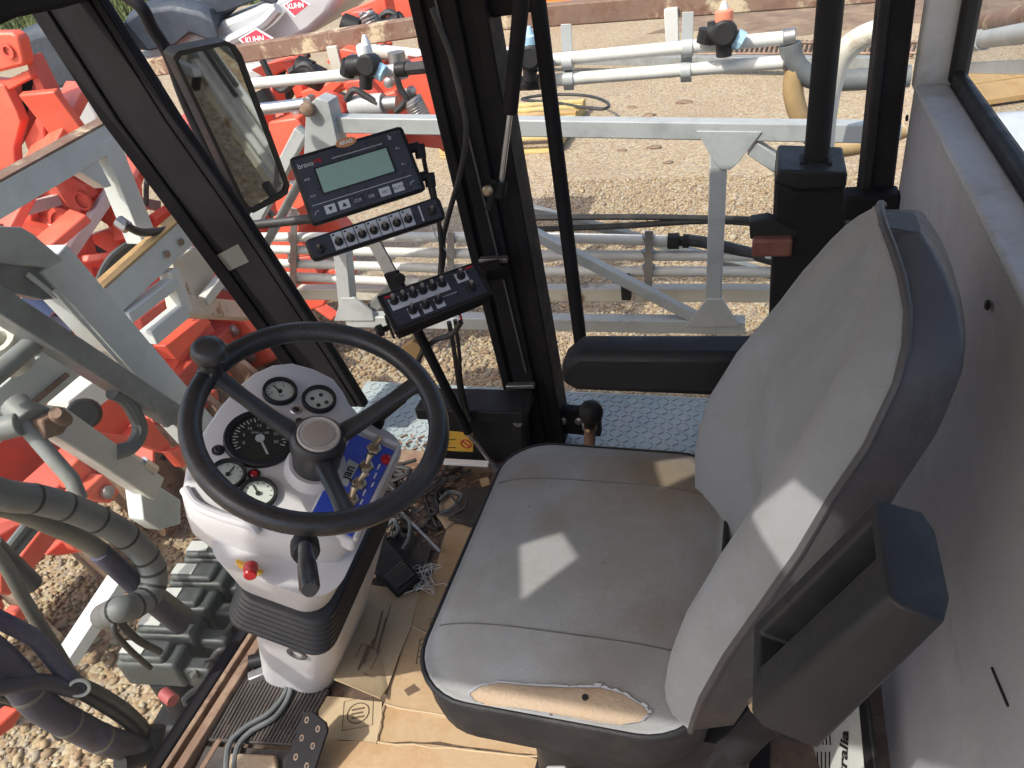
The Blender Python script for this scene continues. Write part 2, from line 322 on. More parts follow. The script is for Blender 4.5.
# a dark brown patch of bare soil and the verge of grass far out: sheets a few mm above the ground
def blob(cx, cy, rx, ry, z, k=28, seed=1, jag=.25):
    rr = random.Random(seed); return [(cx+rx*math.cos(2*math.pi*i/k)*(1+rr.uniform(-jag, jag)), cy+ry*math.sin(2*math.pi*i/k)*(1+rr.uniform(-jag, jag)), z) for i in range(k)]
M['soil'] = mat('dark_soil', (.17, .115, .075), .9, var=.25, col2=(.27, .19, .12), nscale=3, thr=(.45, .65), bump=.8, bscale=25)
g = MB(); c = PZ(850, 25, GND); g.sheet(blob(c.x+.9, c.y+1.5, 3.2, 1.8, GND+.004, seed=4)); single('soil_patch', g, 'soil', kind='structure', smooth=False)
g = MB(); g.sheet([(-60, 17, GND+.004), (-8, 21, GND+.004), (-4, 50, GND+.004), (-60, 50, GND+.004)]); single('grass_verge', g, 'grass', kind='structure', smooth=False)
gr = MB()
for i in range(9000):
    x = random.uniform(-40, -9); y = random.uniform(18.5+(x+40)*.08, 34); h = random.uniform(.12, .5); a = random.uniform(0, 6.28); w = .05
    p = V((x, y, GND)); d = V((math.cos(a)*w, math.sin(a)*w, 0)); gr.add([p-d, p+d, p+V((random.uniform(-.15, .15), random.uniform(-.15, .15), h))], [(0, 1, 2)])
single('tall_grass', gr, 'grass', 'rough green grass growing along the far edge of the yard', 'grass', kind='stuff', smooth=False)
# loose stones (uncountable): one object
def stones():
    regs = [(-3.6, -1.1, .4, 4.2, 15000, .0105), (-1.7, .7, 2.4, 6.0, 26000, .0075)]
    base = np.array([(0,0,1)]+[(math.cos(k*1.2566)*.89, math.sin(k*1.2566)*.89, .45) for k in range(5)]+[(math.cos(k*1.2566+.628)*.89, math.sin(k*1.2566+.628)*.89, -.45) for k in range(5)]+[(0,0,-1)])
    fc = [(0,1+k,1+(k+1)%5) for k in range(5)]
    for k in range(5): fc += [(1+k,6+k,1+(k+1)%5), (1+(k+1)%5,6+k,6+(k+1)%5)]
    fc += [(11,6+(k+1)%5,6+k) for k in range(5)]
    fc = np.array(fc); n = sum(r[4] for r in regs)
    pos = np.concatenate([np.stack([rng.uniform(r[0], r[1], r[4]), rng.uniform(r[2], r[3], r[4]), np.zeros(r[4])], 1) for r in regs])
    s = np.concatenate([rng.lognormal(math.log(r[5]), .36, r[4]) for r in regs])
    sc = np.stack([s*rng.uniform(.8, 1.45, n), s*rng.uniform(.7, 1.1, n), s*rng.uniform(.5, .85, n)], 1)
    a = rng.uniform(0, 6.283, n); vs = base[None]*sc[:, None]*rng.uniform(.62, 1.25, (n, 12, 1))
    x = vs[..., 0]*np.cos(a)[:, None]-vs[..., 1]*np.sin(a)[:, None]; y = vs[..., 0]*np.sin(a)[:, None]+vs[..., 1]*np.cos(a)[:, None]
    vs = np.stack([x, y, vs[..., 2]], 2)+pos[:, None]; vs[..., 2] += (s*.3)[:, None]
    vs = vs.reshape(-1, 3); fs = (fc[None]+np.arange(n)[:, None, None]*12).reshape(-1, 3)
    me = bpy.data.meshes.new('gravel_stones'); me.vertices.add(len(vs)); me.vertices.foreach_set('co', vs.ravel())
    me.loops.add(fs.size); me.loops.foreach_set('vertex_index', fs.ravel().astype(np.int32))
    me.polygons.add(len(fs)); me.polygons.foreach_set('loop_start', (np.arange(len(fs))*3).astype(np.int32)); me.update(calc_edges=True)
    at = me.attributes.new('tone', 'FLOAT', 'POINT'); at.data.foreach_set('value', np.repeat(rng.uniform(0, 1, n), 12))
    me.materials.append(M['stone']); ob = bpy.data.objects.new('gravel_stones', me); COL.objects.link(ob); ob.location = (0, 0, GND)
    ob['kind'] = 'stuff'; ob['label'] = 'loose tan and brown gravel stones covering the yard around the machine'; ob['category'] = 'gravel'
stones()
# dark clods lying on the gravel
for i, (x, y, s, lb) in enumerate([(684, 103, .05, 'dark clod of soil on gravel below the upper spray pipes'), (649, 116, .045, 'dark clod on gravel right of the yellow pallet'), (632, 108, .035, 'small dark clod on gravel nearest the yellow pallet'),
                   (655, 148, .04, 'flat dark clod on gravel just below the grey top rail'), (622, 151, .03, 'smallest dark clod on gravel, below the grey top rail'), (668, 163, .03, 'dark speck of a clod on gravel, beside the upright grey post')]):
    m = MB(); c = PZ(x, y, GND)
    rr = random.Random(i); m.loft([[c+V((math.cos(a*.7)*s*q*rr.uniform(.7, 1.4)*1.5, math.sin(a*.7)*s*q*rr.uniform(.7, 1.3), h*s)) for a in range(9)] for q, h in ((1, 0), (.9, .35), (.4, .6))])
    single('soil_clod', m, 'soil', lb, 'clod', 'dark clods lying on the gravel')

# ================================================================== CAB
cab = thing('cab', (-.6, .75, 0), 'black framed machine cab with grey rear wall, steel floor and dusty windows around the seat', 'cab')
FX0, FX1, LY, RY = -1.08, .26, -.10, 1.48
m = MB(); m.box(((FX0+FX1)/2, (LY+RY)/2, -.02), (FX1-FX0, RY-LY, .04)); fl = part('floor', m, 'tread', cab)
m = MB()                                          # raised lozenges of the floor plate
for i in range(34):
    for j in range(26):
        x = -.98+i*.028; y = .86+j*.028
        if x > -.1: continue
        a = .785 if (i+j) % 2 else -.785; m.bar((x-.011*math.cos(a), y-.011*math.sin(a), .001), (x+.011*math.cos(a), y+.011*math.sin(a), .001), .005, .006)
part('tread_pattern', m, 'rustbrown', fl, smooth=False)
# front edge of the floor: two rusty rails and a black gutter under the windscreen
m = MB(); m.bar((-1.045, LY, .012), (-1.045, 1.0, .012), .012, .02); part('sill_rail', m, 'rustbrown', cab, .002)
m = MB(); m.bar((-1.012, LY, .014), (-1.012, 1.1, .014), .02, .025); part('sill_rail', m, 'rustbrown', cab, .002)
m = MB(); m.bar((-.975, LY, .006), (-.975, .85, .006), .012, .012); part('sill_rail', m, 'rustbrown', cab, .002)
m = MB(); m.bar((-1.075, LY, -.015), (-1.075, RY, -.015), .03, .06); part('windscreen_gutter', m, 'black', cab, .004)
# right side: floor curb with white strip, lower door rail
m = MB(); m.bar((-1.1, 1.455, .006), (.2, 1.455, .006), .05, .03); part('side_curb', m, 'rustbrown', cab, .003)
m = MB(); m.bar(PZ(435, 461, .062), PZ(489, 464, .062), .018, .008); part('curb_strip', m, 'whitepaint', cab, .001)
m = MB(); m.bar(PY(556, 418, 1.6), PY(601, 422, 1.6), .03, .085); rl = part('door_rail', m, 'black', cab, .005)
m = MB()
for x in (563, 579): m = MB(); m.lathe(PY(x, 420, 1.582), (0, -1, 0), [(.012, 0), (.012, .008), (.008, .01)], 8); part('bolt', m, 'steel', rl)
# A pillar: leans forward towards its top; three strips side by side
def strip_pillar(name, L, R_, Y, depth, m, parent, bevel=.004):
    mb = MB(); rings = []
    for (lx, ly), (rx, ry) in zip(L, R_):
        a = PY(lx, ly, Y); b = PY(rx, ry, Y); d = V((0, depth, 0)); rings.append([a, b, b+d, a+d])
    mb.loft(rings); return part(name, mb, m, parent, bevel)
yL = [-14, 120, 200, 361, 405]
L_ = [(14, -14), (101, 120), (161, 200), (280, 361), (313, 405)]; R_ = [(92, -14), (176, 120), (232, 200), (337, 361), (366, 408)]
ap = strip_pillar('front_pillar', L_, R_, 1.55, .03, 'black', cab, .008)
def frac(k): return [(a[0]+(b[0]-a[0])*k, a[1]+(b[1]-a[1])*k) for a, b in zip(L_, R_)]
strip_pillar('window_gasket', frac(-.02), frac(.2), 1.538, .012, 'black', ap, .004)
strip_pillar('window_gasket', frac(.86), frac(.98), 1.54, .01, 'black', ap, .004)
strip_pillar('trim_strip', frac(.36), frac(.84), 1.536, .014, 'black', ap, .003)
m = MB(); m.sheet([PY(x, y, 1.5345) for x, y in ((217, 255), (238, 244), (249, 262), (229, 271))]); part('sticker', m, mat('grey_sticker', (.10, .10, .09), .6), ap)
# B pillar with grooves, door post
LB = [(404, -14), (465, 240), (500, 377), (510, 420), (517, 446)]; RB = [(482, -14), (528, 240), (553, 377), (560, 420), (565, 446)]
bp_ = strip_pillar('side_pillar', LB, RB, 1.56, .09, 'black', cab, .006)
def fracB(k): return [(a[0]+(b[0]-a[0])*k, a[1]+(b[1]-a[1])*k) for a, b in zip(LB, RB)]
strip_pillar('window_gasket', fracB(0.0), fracB(.16), 1.548, .012, 'black', bp_, .004)
strip_pillar('trim_strip', fracB(.24), fracB(.62), 1.546, .014, 'black', bp_, .004)
strip_pillar('window_gasket', fracB(.80), fracB(1.0), 1.55, .01, 'black', bp_, .004)
m = MB(); m.bar(PY(432, -14, 1.541), PY(526, 372, 1.541), .004, .004); part('seam', m, 'greyvinyl', bp_)
for x, y in ((494, 261), (521, 387)):
    m = MB(); m.bar(PY(x-14, y-1, 1.535), PY(x+14, y-2, 1.535), .02, .012); q = part('clamp', m, 'steel', bp_, .002)
    m = MB(); m.lathe(PY(x+1, y+9, 1.545), (0, -1, 0), [(.015, 0), (.015, .012), (.01, .016)], 6); part('bolt', m, 'chrome', q)
m = MB(); m.bar(PY(521, 397, 1.54), PY(519, 418, 1.52), .045, .01, (0, 1, 0)); part('hinge_tab', m, 'greyvinyl', bp_, .003)
m = MB(); m.prism([PY(x, y, 1.59) for x, y in ((484, -14), (540, -14), (536, 12), (486, 19))], (0, .05, 0)); part('door_header', m, 'black', cab, .005)
m = MB(); m.tube([PY(536, -14, 1.58), PY(583, 362, 1.58)], .0165, 14); m2 = part('door_post', m, 'black', cab)
# rear right post
LR = [(882, -14), (858, 215), (846, 330), (836, 430)]; RR = [(918, -14), (891, 215), (879, 330), (869, 430)]
rp = strip_pillar('rear_pillar', LR, RR, 1.57, .08, 'black', cab, .006)
strip_pillar('window_gasket', [(882, -14), (858, 215), (846, 330)], [(893, -14), (868, 215), (856, 330)], 1.56, .01, 'plastic', rp, .004)
m = MB(); m.box(PY(870, 203, 1.55), (.1, .06, .05)); part('post_foot', m, 'black', rp, .006)
# windscreen header + roof
m = MB(); m.bar(PY(-260, 58, 1.5)+V((0, 0, 0)), PY(118, -6, 1.5), .05, .06); 
m = MB(); m.prism([PX(x, y, -1.42) for x, y in ((-200, 70), (0, 26), (20, 17), (64, 8), (120, -8), (120, -60), (-200, -60))], (-.06, 0, 0)); part('windscreen_header', m, 'black', cab, .01)
# windows
pb, pt_ = PY(313, 405, 1.57), PY(14, -14, 1.57)
m = MB(); m.sheet([(-1.085, LY, .0), (-1.085, 1.3, .0), pb, pt_, (pt_.x, LY, pt_.z)]); part('windscreen', m, 'glassf', cab)
m = MB(); m.sheet([PY(x, y, 1.62) for x, y in ((100, -14), (404, -14), (512, 420), (371, 408))]); part('window', m, 'glassr', cab)
m = MB(); m.sheet([PY(x, y, 1.62) for x, y in ((545, -14), (884, -14), (846, 330), (840, 420), (588, 405))]); part('window', m, 'glassr', cab)
# rear wall with the deep window ledge
ZS = .92; XI = .255; XO = .305
m = MB()
m.prism([(XI, LY, -.02), (XI, 1.56, -.02), (XI, 1.56, ZS), (XI, LY, ZS)], (.015, 0, 0)); rw = part('rear_wall', m, 'wallv', cab, .002)
m = MB(); m.prism([(XI-.006, LY, ZS), (XI-.006, 1.52, ZS), (XO, 1.52, ZS), (XO, LY, ZS)], (0, 0, .012)); sl = part('window_ledge', m, 'sill', rw, .006)
m = MB(); m.prism([(XI-.006, 1.52, ZS), (XO, 1.52, ZS), (XO, 1.52, 1.47), (XI-.006, 1.52, 1.47)], (0, .04, 0)); part('window_reveal', m, 'sill', rw, .004)
m = MB(); yb = 1.49
m.bar((XO+.008, LY, ZS+.02), (XO+.008, yb+.03, ZS+.02), .022, .03); m.bar((XO+.008, yb+.022, ZS+.012), (XO+.008, yb+.022, 1.47), .03, .02, (0, 1, 0)); part('window_gasket', m, 'plastic', rw, .008)
m = MB(); m.sheet([(XO+.012, LY, ZS+.04), (XO+.012, yb, ZS+.04), (XO+.012, yb, 1.47), (XO+.012, LY, 1.47)]); part('rear_window', m, 'glassb', cab)
for x, y in ((908, 118), (989, 305)):
    m = MB(); m.lathe(PX(x, y, XI-.002), (-1, 0, 0), [(.006, 0), (.006, .003), (.004, .004)], 8); part('rivet', m, 'plastic', rw)
m = MB(); m.tube([PX(992, 668, XI-.001), PX(1008, 706, XI-.001)], .0016, 6); part('scratch', m, 'plastic', rw)
# roof shell, left posts, and an unseen left rear panel added to shade the armrest
RX = [-1.52, -1.26, -1.0, -.785, -.675, -.62, -.52, -.33, -.21, .34]; RYc = [-.10, -.02, .02, .175, .27, .38, 1.66]
HO = {(1, 1): .95, (1, 2): .95, (3, 2): .97, (5, 4): .97, (7, 2): .9}      # openings added to the roof to place sun patches on seat and cardboard
m = MB()
for i in range(len(RX)-1):
    for j in range(len(RYc)-1):
        q4 = [(RX[i], RYc[j]), (RX[i+1], RYc[j]), (RX[i+1], RYc[j+1]), (RX[i], RYc[j+1])]
        if (i, j) in HO:
            k = HO[(i, j)]; cx_, cy_ = (RX[i]+RX[i+1])/2, (RYc[j]+RYc[j+1])/2; mid = [((q4[a][0]+q4[(a+1) % 4][0])/2, (q4[a][1]+q4[(a+1) % 4][1])/2) for a in range(4)]
            mid = [(cx_+(x-cx_)*k+(q4[1][0]-q4[0][0])*(.18 if a % 2 == 0 else 0)*(1 if a else -1), cy_+(y-cy_)*k+(q4[2][1]-q4[0][1])*(.2 if a % 2 else 0)) for a, (x, y) in enumerate(mid)]
            for a in range(4):
                for tri in ((q4[a], q4[(a+1) % 4], mid[a]), (q4[a], mid[a], mid[a-1])): m.prism([(x, y, 1.47) for x, y in tri], (0, 0, .03))
        else: m.prism([(x, y, 1.47) for x, y in q4], (0, 0, .03))
roof = part('roof', m, 'roof', cab, smooth=False)
m = MB(); m.box((.19, -.115, .75), (.16, .03, 1.5)); part('rear_shade_panel', m, 'wallv', cab, .01)
m = MB(); m.bar((-1.08, -.115, .0), (-1.47, -.115, 1.47), .06, .06, (0, 1, 0)); part('front_pillar', m, 'black', cab, .01)

# outside step platform
st = thing('step_platform', (-.5, 1.78, -.06), 'blue grey tread plate platform outside the right hand side window', 'platform')
m = MB(); m.box((-.5, 1.67, -.031), (1.5, .36, .012)); pl = part('plate', m, 'treadblue', st)
m = MB()
for i in range(64):
    for j in range(16):
        x = -1.22+i*.0228; y = 1.50+j*.0228; a = .785 if (i+j) % 2 else -.785
        m.bar((x-.009*math.cos(a), y-.009*math.sin(a), -.024), (x+.009*math.cos(a), y+.009*math.sin(a), -.024), .004, .004)
part('tread_pattern', m, 'treadblue', pl, smooth=False)
m = MB(); m.bar((-1.25, 1.856, -.05), (.25, 1.856, -.05), .008, .05); part('edge_strip', m, 'treadblue', st)

# ================================================================== RIGHT HAND BOOM (folded along the cab)
BY = 2.3
boom = thing('boom_frame', PY(715, 325, BY), 'grey welded boom truss folded along the right side, with upright post and triangular gussets', 'boom')
def b2(p, q, t, name='rail', m='galv', Y=BY, d=None, par=None, bev=.004):
    mb = MB(); a = PY(*p, Y); b = PY(*q, Y); mb.bar(a, b, d or t, t) if abs((b-a).normalized().z) < .7 else mb.bar(a, b, t, d or t, (0, 1, 0))
    return part(name, mb, m, par or boom, bev)
b2((322, 123), (900, 132), .052, 'top_rail')
b2((348, 319), (745, 325), .05, 'bottom_rail', 'galv')
b2((719, 150), (713, 318), .05, 'post')
b2((531, 232), (705, 322), .036, 'diagonal_brace')
b2((525, 207), (775, 275), .03, 'diagonal_brace', 'galvdark', 2.62)  # darker grey stands in for the shade behind the truss
b2((752, 146), (806, 182), .045, 'diagonal_brace', 'galv')
b2((343, 250), (349, 318), .055, 'post', 'galv')
b2((398, 283), (362, 318), .045, 'diagonal_brace', 'galvdark', BY+.05)
def gus(poly, Y=BY-.03, th=.012, m='galv', name='gusset', par=None, ang=35):
    mb = MB(); mb.prism([PY(x, y, Y) for x, y in poly], (0, th, 0)); return part(name, mb, m, par or boom, .002)
gus([(696, 131), (762, 132), (738, 163), (730, 170), (720, 170), (713, 160)])
gus([(686, 327), (700, 308), (707, 299), (722, 299), (740, 327)])
gus([(341, 298), (354, 298), (372, 312), (374, 321), (334, 321)])
pv = gus([(303, 175), (306, 108), (316, 98), (328, 102), (332, 118), (341, 158), (332, 168)], BY-.05, .07, 'galv', 'pivot_bracket')
m = MB(); m.lathe(PY(309, 108, BY-.055), (0, -1, 0), [(.024, 0), (.024, .02), (.016, .024)], 12); part('pivot_bolt', m, 'rustbrown', pv)
m = MB(); m.tube([PY(230, 113, BY), PY(306, 104, BY)], .02, 14); part('ram_rod', m, 'chrome', boom)
b2((303, 130), (235, 260), .045, 'diagonal_brace', 'galv', BY+.02)
b2((322, 140), (246, 282), .03, 'diagonal_brace', 'galvdark', BY+.1)
b2((330, 135), (380, 165), .03, 'diagonal_brace', 'galvdark', BY+.08)
b2((795, 285), (797, 312), .045, 'bracket_plate', 'cream', BY+.12, .01)
# spray pipes behind the truss
PYb = 2.5
def pipe(pts, r, m, name, lab, cat, grp=None, Y=PYb, smooth=0, seg=12, Z=None):
    mb = MB(); mb.tube([(PY(*p, Y) if Z is None else PZ(*p, Z)) for p in pts], r, seg, smooth); return single(name, mb, m, lab, cat, grp)
gp = 'pale spray pipes along the lower boom'
pipe([(262, 237), (530, 237), (672, 241)], .019, 'cream', 'spray_pipe', 'topmost of the lower pale spray pipes, ending in a black coupling beside the grey post', 'pipe', gp)
pipe([(262, 249), (530, 255), (775, 256)], .019, 'cream', 'spray_pipe', 'second pale spray pipe from the top, running behind the grey post', 'pipe', gp)
pipe([(276, 263), (530, 271), (775, 272)], .019, 'cream', 'spray_pipe', 'third pale spray pipe from the top, running behind the diagonal brace', 'pipe', gp)
pipe([(286, 276), (420, 283)], .019, 'cream', 'spray_pipe', 'lowest and shortest pale spray pipe, just under the switch strip', 'pipe', gp)
m = MB(); m.bar(PY(300, 292, 2.55), PY(800, 293, 2.55), .05, .055); single('rail_beam', m, 'creamrust', 'cream square beam with rusty underside below the lower spray pipes', 'beam', bevel=.004)
for x, y0, y1, lb in ((649, 231, 300, 'vertical clip strip holding the lower pipes left of the upright post'), (294, 208, 300, 'vertical clip strip holding the lower pipes left of the switch strip'), (451, 232, 300, 'vertical clip strip holding the lower pipes behind the hanging cables')):
    t = thing('pipe_clip', PY(x, y1, PYb-.02), lb, 'pipe clip', 'strip clips on the lower pipes')
    m = MB(); m.bar(PY(x, y0, PYb-.028), PY(x-1, y1, PYb-.028), .028, .006, (0, 1, 0)); part('strip', m, 'steel', t, .001)
    for k in range(3):
        m = MB(); m.tube([PY(x-.5, y0+(y1-y0)*f, PYb) for f in (.06+.22*k, .14+.22*k)], .024, 12); part('band', m, 'steel', t)
t = thing('hose_coupling', PY(680, 242, PYb), 'black threaded coupling and hose on the end of the topmost lower pipe', 'coupling')
m = MB(); a = PY(668, 241, PYb); b = PY(679, 241, PYb); m.tube([a, b], .03, 8); m.tube([b, PY(683, 241, PYb)], .018, 10); m.tube([PY(683, 241, PYb), PY(689, 241, PYb)], .026, 8); part('nut', m, 'plastic', t)
m = MB(); m.tube([PY(686, 240, PYb), PY(708, 243, PYb), PY(745, 252, PYb), PY(790, 264, PYb), PY(830, 270, PYb)], .021, 10, 6); part('hose', m, 'hoseblk', t)
m = MB(); m.box(PY(626, 287, PYb-.03), (.035, .03, .1)); single('pipe_clamp', m, 'plastic', 'small black clamp on the rusty cream beam below the diagonal brace', 'clamp', bevel=.004)
for p, lb in (([(515, 218), (640, 217), (770, 220), (880, 222)], 'upper of the two black cables running along the right side boom'), ([(515, 230), (620, 226), (706, 221), (770, 224), (880, 228)], 'lower of the two black cables running along the right side boom')):
    pipe(p, .011, 'hoseblk', 'black_cable', lb, 'cable', 'black cables along the boom', 2.42, 6, 8)
pipe([(160, 235), (262, 224), (310, 219), (330, 217)], .017, 'hoseblk', 'black_cable', 'black sleeved cable passing behind the front pillar below the mirror', 'cable', None, 2.2, 6)
# upper pipes
UY = 2.62
def thing_pipe(pts, lb, couplers, grp='upper pale spray pipes'):
    t = thing('spray_pipe', PY(*pts[0], UY), lb, 'pipe', grp)
    m = MB(); m.tube([PY(*p, UY) for p in pts], .0205, 14); part('tube', m, 'cream', t)
    for a, b in couplers: m = MB(); m.tube([PY(*a, UY), PY(*b, UY)], .026, 12); part('coupling', m, 'plastic' if a[0] < 600 else 'steel', t, .003)
thing_pipe([(540, 61), (784, 38)], 'upper pale pipe right of the gas strut, carrying an orange tipped nozzle', [((783, 38), (796, 36))])
thing_pipe([(556, 80), (784, 62)], 'lower pale pipe right of the gas strut, above the yellow pallet', [((783, 62), (795, 61)), ((527, 83), (540, 82))])
thing_pipe([(238, 85), (398, 70)], 'pale spray pipe in front of the red machine, carrying a white tipped nozzle', [((396, 70), (407, 69))])
m = MB(); m.tube([PY(405, 69, UY), PY(460, 64, UY)], .022, 10); m.tube([PY(460, 86, UY), PY(530, 83, UY)], .024, 10); single('rubber_hose', m, 'hoseblk', 'short black rubber hose joining the pale pipes behind the side pillar', 'hose')
for (a, b, c), lb in ((((566, 24), (568, 62), (569, 90)), 'bright metal strap clip on the upper pipes beside the gas strut'), (((688, 12), (688, 48), (686, 82)), 'bright metal strap clip on the upper pipes left of the orange tipped nozzle')):
    t = thing('strap_clip', PY(*c, UY), lb, 'strap clip', 'metal strap clips on the upper pipes')
    m = MB(); m.bar(PY(*a, UY+.03), PY(*c, UY+.03), .035, .006, (0, 1, 0)); part('strip', m, 'galv', t, .001)
    for q in (b, (c[0], c[1]-11)):
        m = MB(); m.tube([PY(q[0]-5, q[1]+.4, UY), PY(q[0]+5, q[1]-.4, UY)], .0265, 14); part('band', m, 'galv', t)
def nozzle(x, y, tip, lb, cap='cap_o'):
    t = thing('spray_nozzle', PY(x, y, UY-.03), lb, 'nozzle', 'nozzle bodies on the upper pipes'); f = lambda a, b, o=-.04: PY(x+a, y+b, UY+o)
    m = MB(); m.tube([f(0, -13), f(0, 18)], .024, 12); m.lathe(f(0, -4, -.075), (0, -1, .1), [(.036, -.06), (.040, -.02), (.038, 0), (.03, .006)], 16); part('body', m, 'plastic', t)
    m = MB(); m.tube([f(-1, -6), f(-16, -4)], .035, 12); m.tube([f(-16, -9), f(-19, 5)], .028, 10); part('arm', m, 'plastic', t)
    m = MB(); m.tube([f(0, -4), f(11, 2)], .028, 10); part('arm', m, 'plastic', t)
    m = MB(); m.tube([f(11, 0), f(18, 4)], .03, 10); part('side_cap', m, 'cap_b', t)
    m = MB(); m.lathe(f(0, -13), (0, 0, 1), [(.026, 0), (.028, .02), (.026, .04), (.018, .045)], 12); part('nozzle_cap', m, cap, t)
    m = MB(); m.lathe(f(0, -26), (0, 0, 1), [(.016, -.03), (.014, .01), (.006, .03)], 10); part('tip', m, tip, t)
nozzle(724, 38, 'cap_w', 'black spray nozzle body with orange cap and white tip on the upper right pipe')
nozzle(366, 70, 'cap_w', 'black spray nozzle body with white tip in front of the red machine', 'cap_w')
nozzle(530, 62, 'cap_b', 'black spray nozzle body with pale blue tip half hidden behind the gas strut', 'cap_b')
# pipes and hoses right of it
pipe([(790, 44), (793, 60), (805, 74), (824, 80), (870, 79), (910, 76)], .033, 'hosegrey', 'rubber_hose', 'grey rubber hose curving from the upper pipe end to the rear pillar', 'hose', None, UY, 8)
pipe([(796, 64), (793, 90), (799, 115), (812, 137), (832, 147), (862, 144), (905, 128)], .031, 'tanhose', 'rubber_hose', 'tan hose looping down from the lower upper-pipe end', 'hose', None, UY, 8)
pipe([(900, 26), (866, 36), (846, 50), (835, 70), (826, 110), (822, 160), (820, 230)], .029, 'creamrust', 'bent_pipe', 'thick bent grey pipe with rust on its top, behind the black tube post', 'pipe', None, 2.15, 8, 14)
# rusty top beam
m = MB(); m.bar(PY(95, 76, 3.2), PY(440, 23, 3.2), .07, .075); single('rusty_beam', m, 'rust', 'rust streaked cream beam crossing in front of the white hoppers', 'beam', 'rusty beams', bevel=.006)
m = MB(); m.bar(PY(441, 23, 3.2), PY(890, -12, 3.2), .075, .08); single('rusty_beam', m, 'rust', 'rusty beam across the top behind the gas strut and the upper pipes', 'beam', 'rusty beams', bevel=.006)
m = MB(); m.bar(PY(671, 8, 3.15), PY(673, 50, 3.15), .05, .03, (0, 1, 0)); single('drop_post', m, 'cream', 'pale short post hanging from the rusty beam left of the orange tipped nozzle', 'post', bevel=.003)
m = MB(); m.bar(PY(332, 46, 3.1), PY(341, 82, 3.1), .05, .02, (0, 1, 0)); single('drop_post', m, 'creamrust', 'rusty cream bracket hanging from the beam in front of the red machine', 'post', bevel=.003)
pipe([(345, 48), (420, 57), (520, 55)], .035, 'cream', 'spray_pipe', 'pale pipe just under the rusty beam, behind the white tipped nozzle', 'pipe', None, 3.4)
m = MB(); m.bar(PZ(500, 59, GND+.15), PZ(900, 62, GND+.15), .10, .10); single('ground_beam', m, 'galvdark', 'long grey square beam lying on the gravel beyond the upper pipes', 'beam', bevel=.005)
# rusty reinforcing mesh lying far back
t = thing('rebar_mesh', PZ(830, 48, GND), 'dark rusty reinforcing bar mat lying on the gravel near the rear pillar', 'rebar mat')
for i in range(46):
    x0 = 690+i*4.9; m = MB(); m.tube([PZ(x0, 54+.01*i, GND+.03), PZ(x0+4, 41, GND+.03)], .018, 5); part('bar', m, 'rustbrown', t)
for y in (42, 53):
    m = MB(); m.tube([PZ(686, y+1, GND+.065), PZ(925, y, GND+.065)], .015, 6); part('cross_bar', m, 'rustbrown', t)
# orange crate far away
t = thing('orange_crate', PZ(560, 16, GND), 'orange steel bin standing far back on the gravel above the rusty beam', 'bin')
c = PZ(556, 20, GND)
m = MB(); m.box(c+V((-.3, .5, .5)), (1.3, 1.0, .7)); part('tub', m, 'orange', t, .02)
m = MB(); m.box(c+V((-.3, .5, .87)), (1.4, 1.1, .06)); part('rim', m, 'orange', t, .01)
for dx in (-.85, .25):
    m = MB(); m.box(c+V((dx, .05, .08)), (.12, .1, .16)); part('foot', m, 'orange', t, .01)
# pallet
pc = PZ(560, 153, GND); t = thing('pallet', pc+V((-.6, .6, 0)), 'yellow wooden pallet lying on the gravel behind the gas strut', 'pallet')
for k in range(7):
    m = MB(); m.box(pc+V((-.6, .07+k*.185, .135)), (1.2, .095, .022)); part('deck_board', m, 'pallet' if k not in (2, 4) else 'wood', t, .003)
for k in range(3):
    m = MB(); m.box(pc+V((-1.15+.55*k, .63, .075)), (.1, 1.24, .095)); part('stringer', m, 'pallet', t, .003)
for k in range(3):
    m = MB(); m.box(pc+V((-.6, .06+k*.55, .012)), (1.2, .1, .022)); part('bottom_board', m, 'pallet', t, .003)
mb = MB(); c0 = PZ(578, 102, GND+.16); pts = [PZ(*q, GND+.15) for q in ((522, 99), (545, 95), (580, 95), (600, 99), (609, 105), (602, 109), (580, 107), (553, 102), (535, 101))]
mb.tube(pts, .016, 8, 6, True); single('hose_ring', mb, 'hoseblk', 'black hose ring lying over the yellow pallet and the gravel', 'hose')

# black box post and reflector outside the rear right corner
t = thing('exhaust_post', PY(810, 300, 1.72), 'black housing with a vertical black tube outside the rear right window corner', 'post')
m = MB(); Q = [PY(x, y, 1.66) for x, y in ((776, 196), (800, 201), (846, 199), (848, 176), (824, 169), (783, 170))]
fr = [PY(x, y, 1.66) for x, y in ((775, 182), (796, 191), (846, 189), (846, 420), (765, 420))]
m.prism(fr, (.0, .16, 0)); part('housing', m, 'black', t, .008)
m = MB(); m.prism([PY(x, y, 1.658) for x, y in ((775, 182), (796, 191), (846, 189), (848, 173), (778, 170))], (0, .165, .0)); part('lid', m, 'plastic', t, .006)
m = MB(); m.tube([PY(832, -14, 1.74), PY(815, 172, 1.74)], .026, 20); part('tube', m, 'black', t)
m = MB(); m.prism([PY(x, y, 1.7) for x, y in ((797, 172), (800, 163), (806, 163), (810, 170), (824, 170), (828, 162), (832, 163), (834, 172))], (0, .06, 0)); part('tube_bracket', m, 'black', t, .002)
t2 = thing('reflector', PY(775, 250, 1.66), 'faded red rectangular reflector on a black bracket beside the backrest', 'reflector')
m = MB(); m.box(PY(772, 246, 1.64), (.085, .03, .042)); part('lens', m, 'brick', t2, .006)
m = MB(); m.prism([PY(x, y, 1.65) for x, y in ((749, 222), (768, 219), (800, 232), (796, 238), (750, 240))], (0, .04, 0)); part('bracket', m, 'plastic', t2, .004)
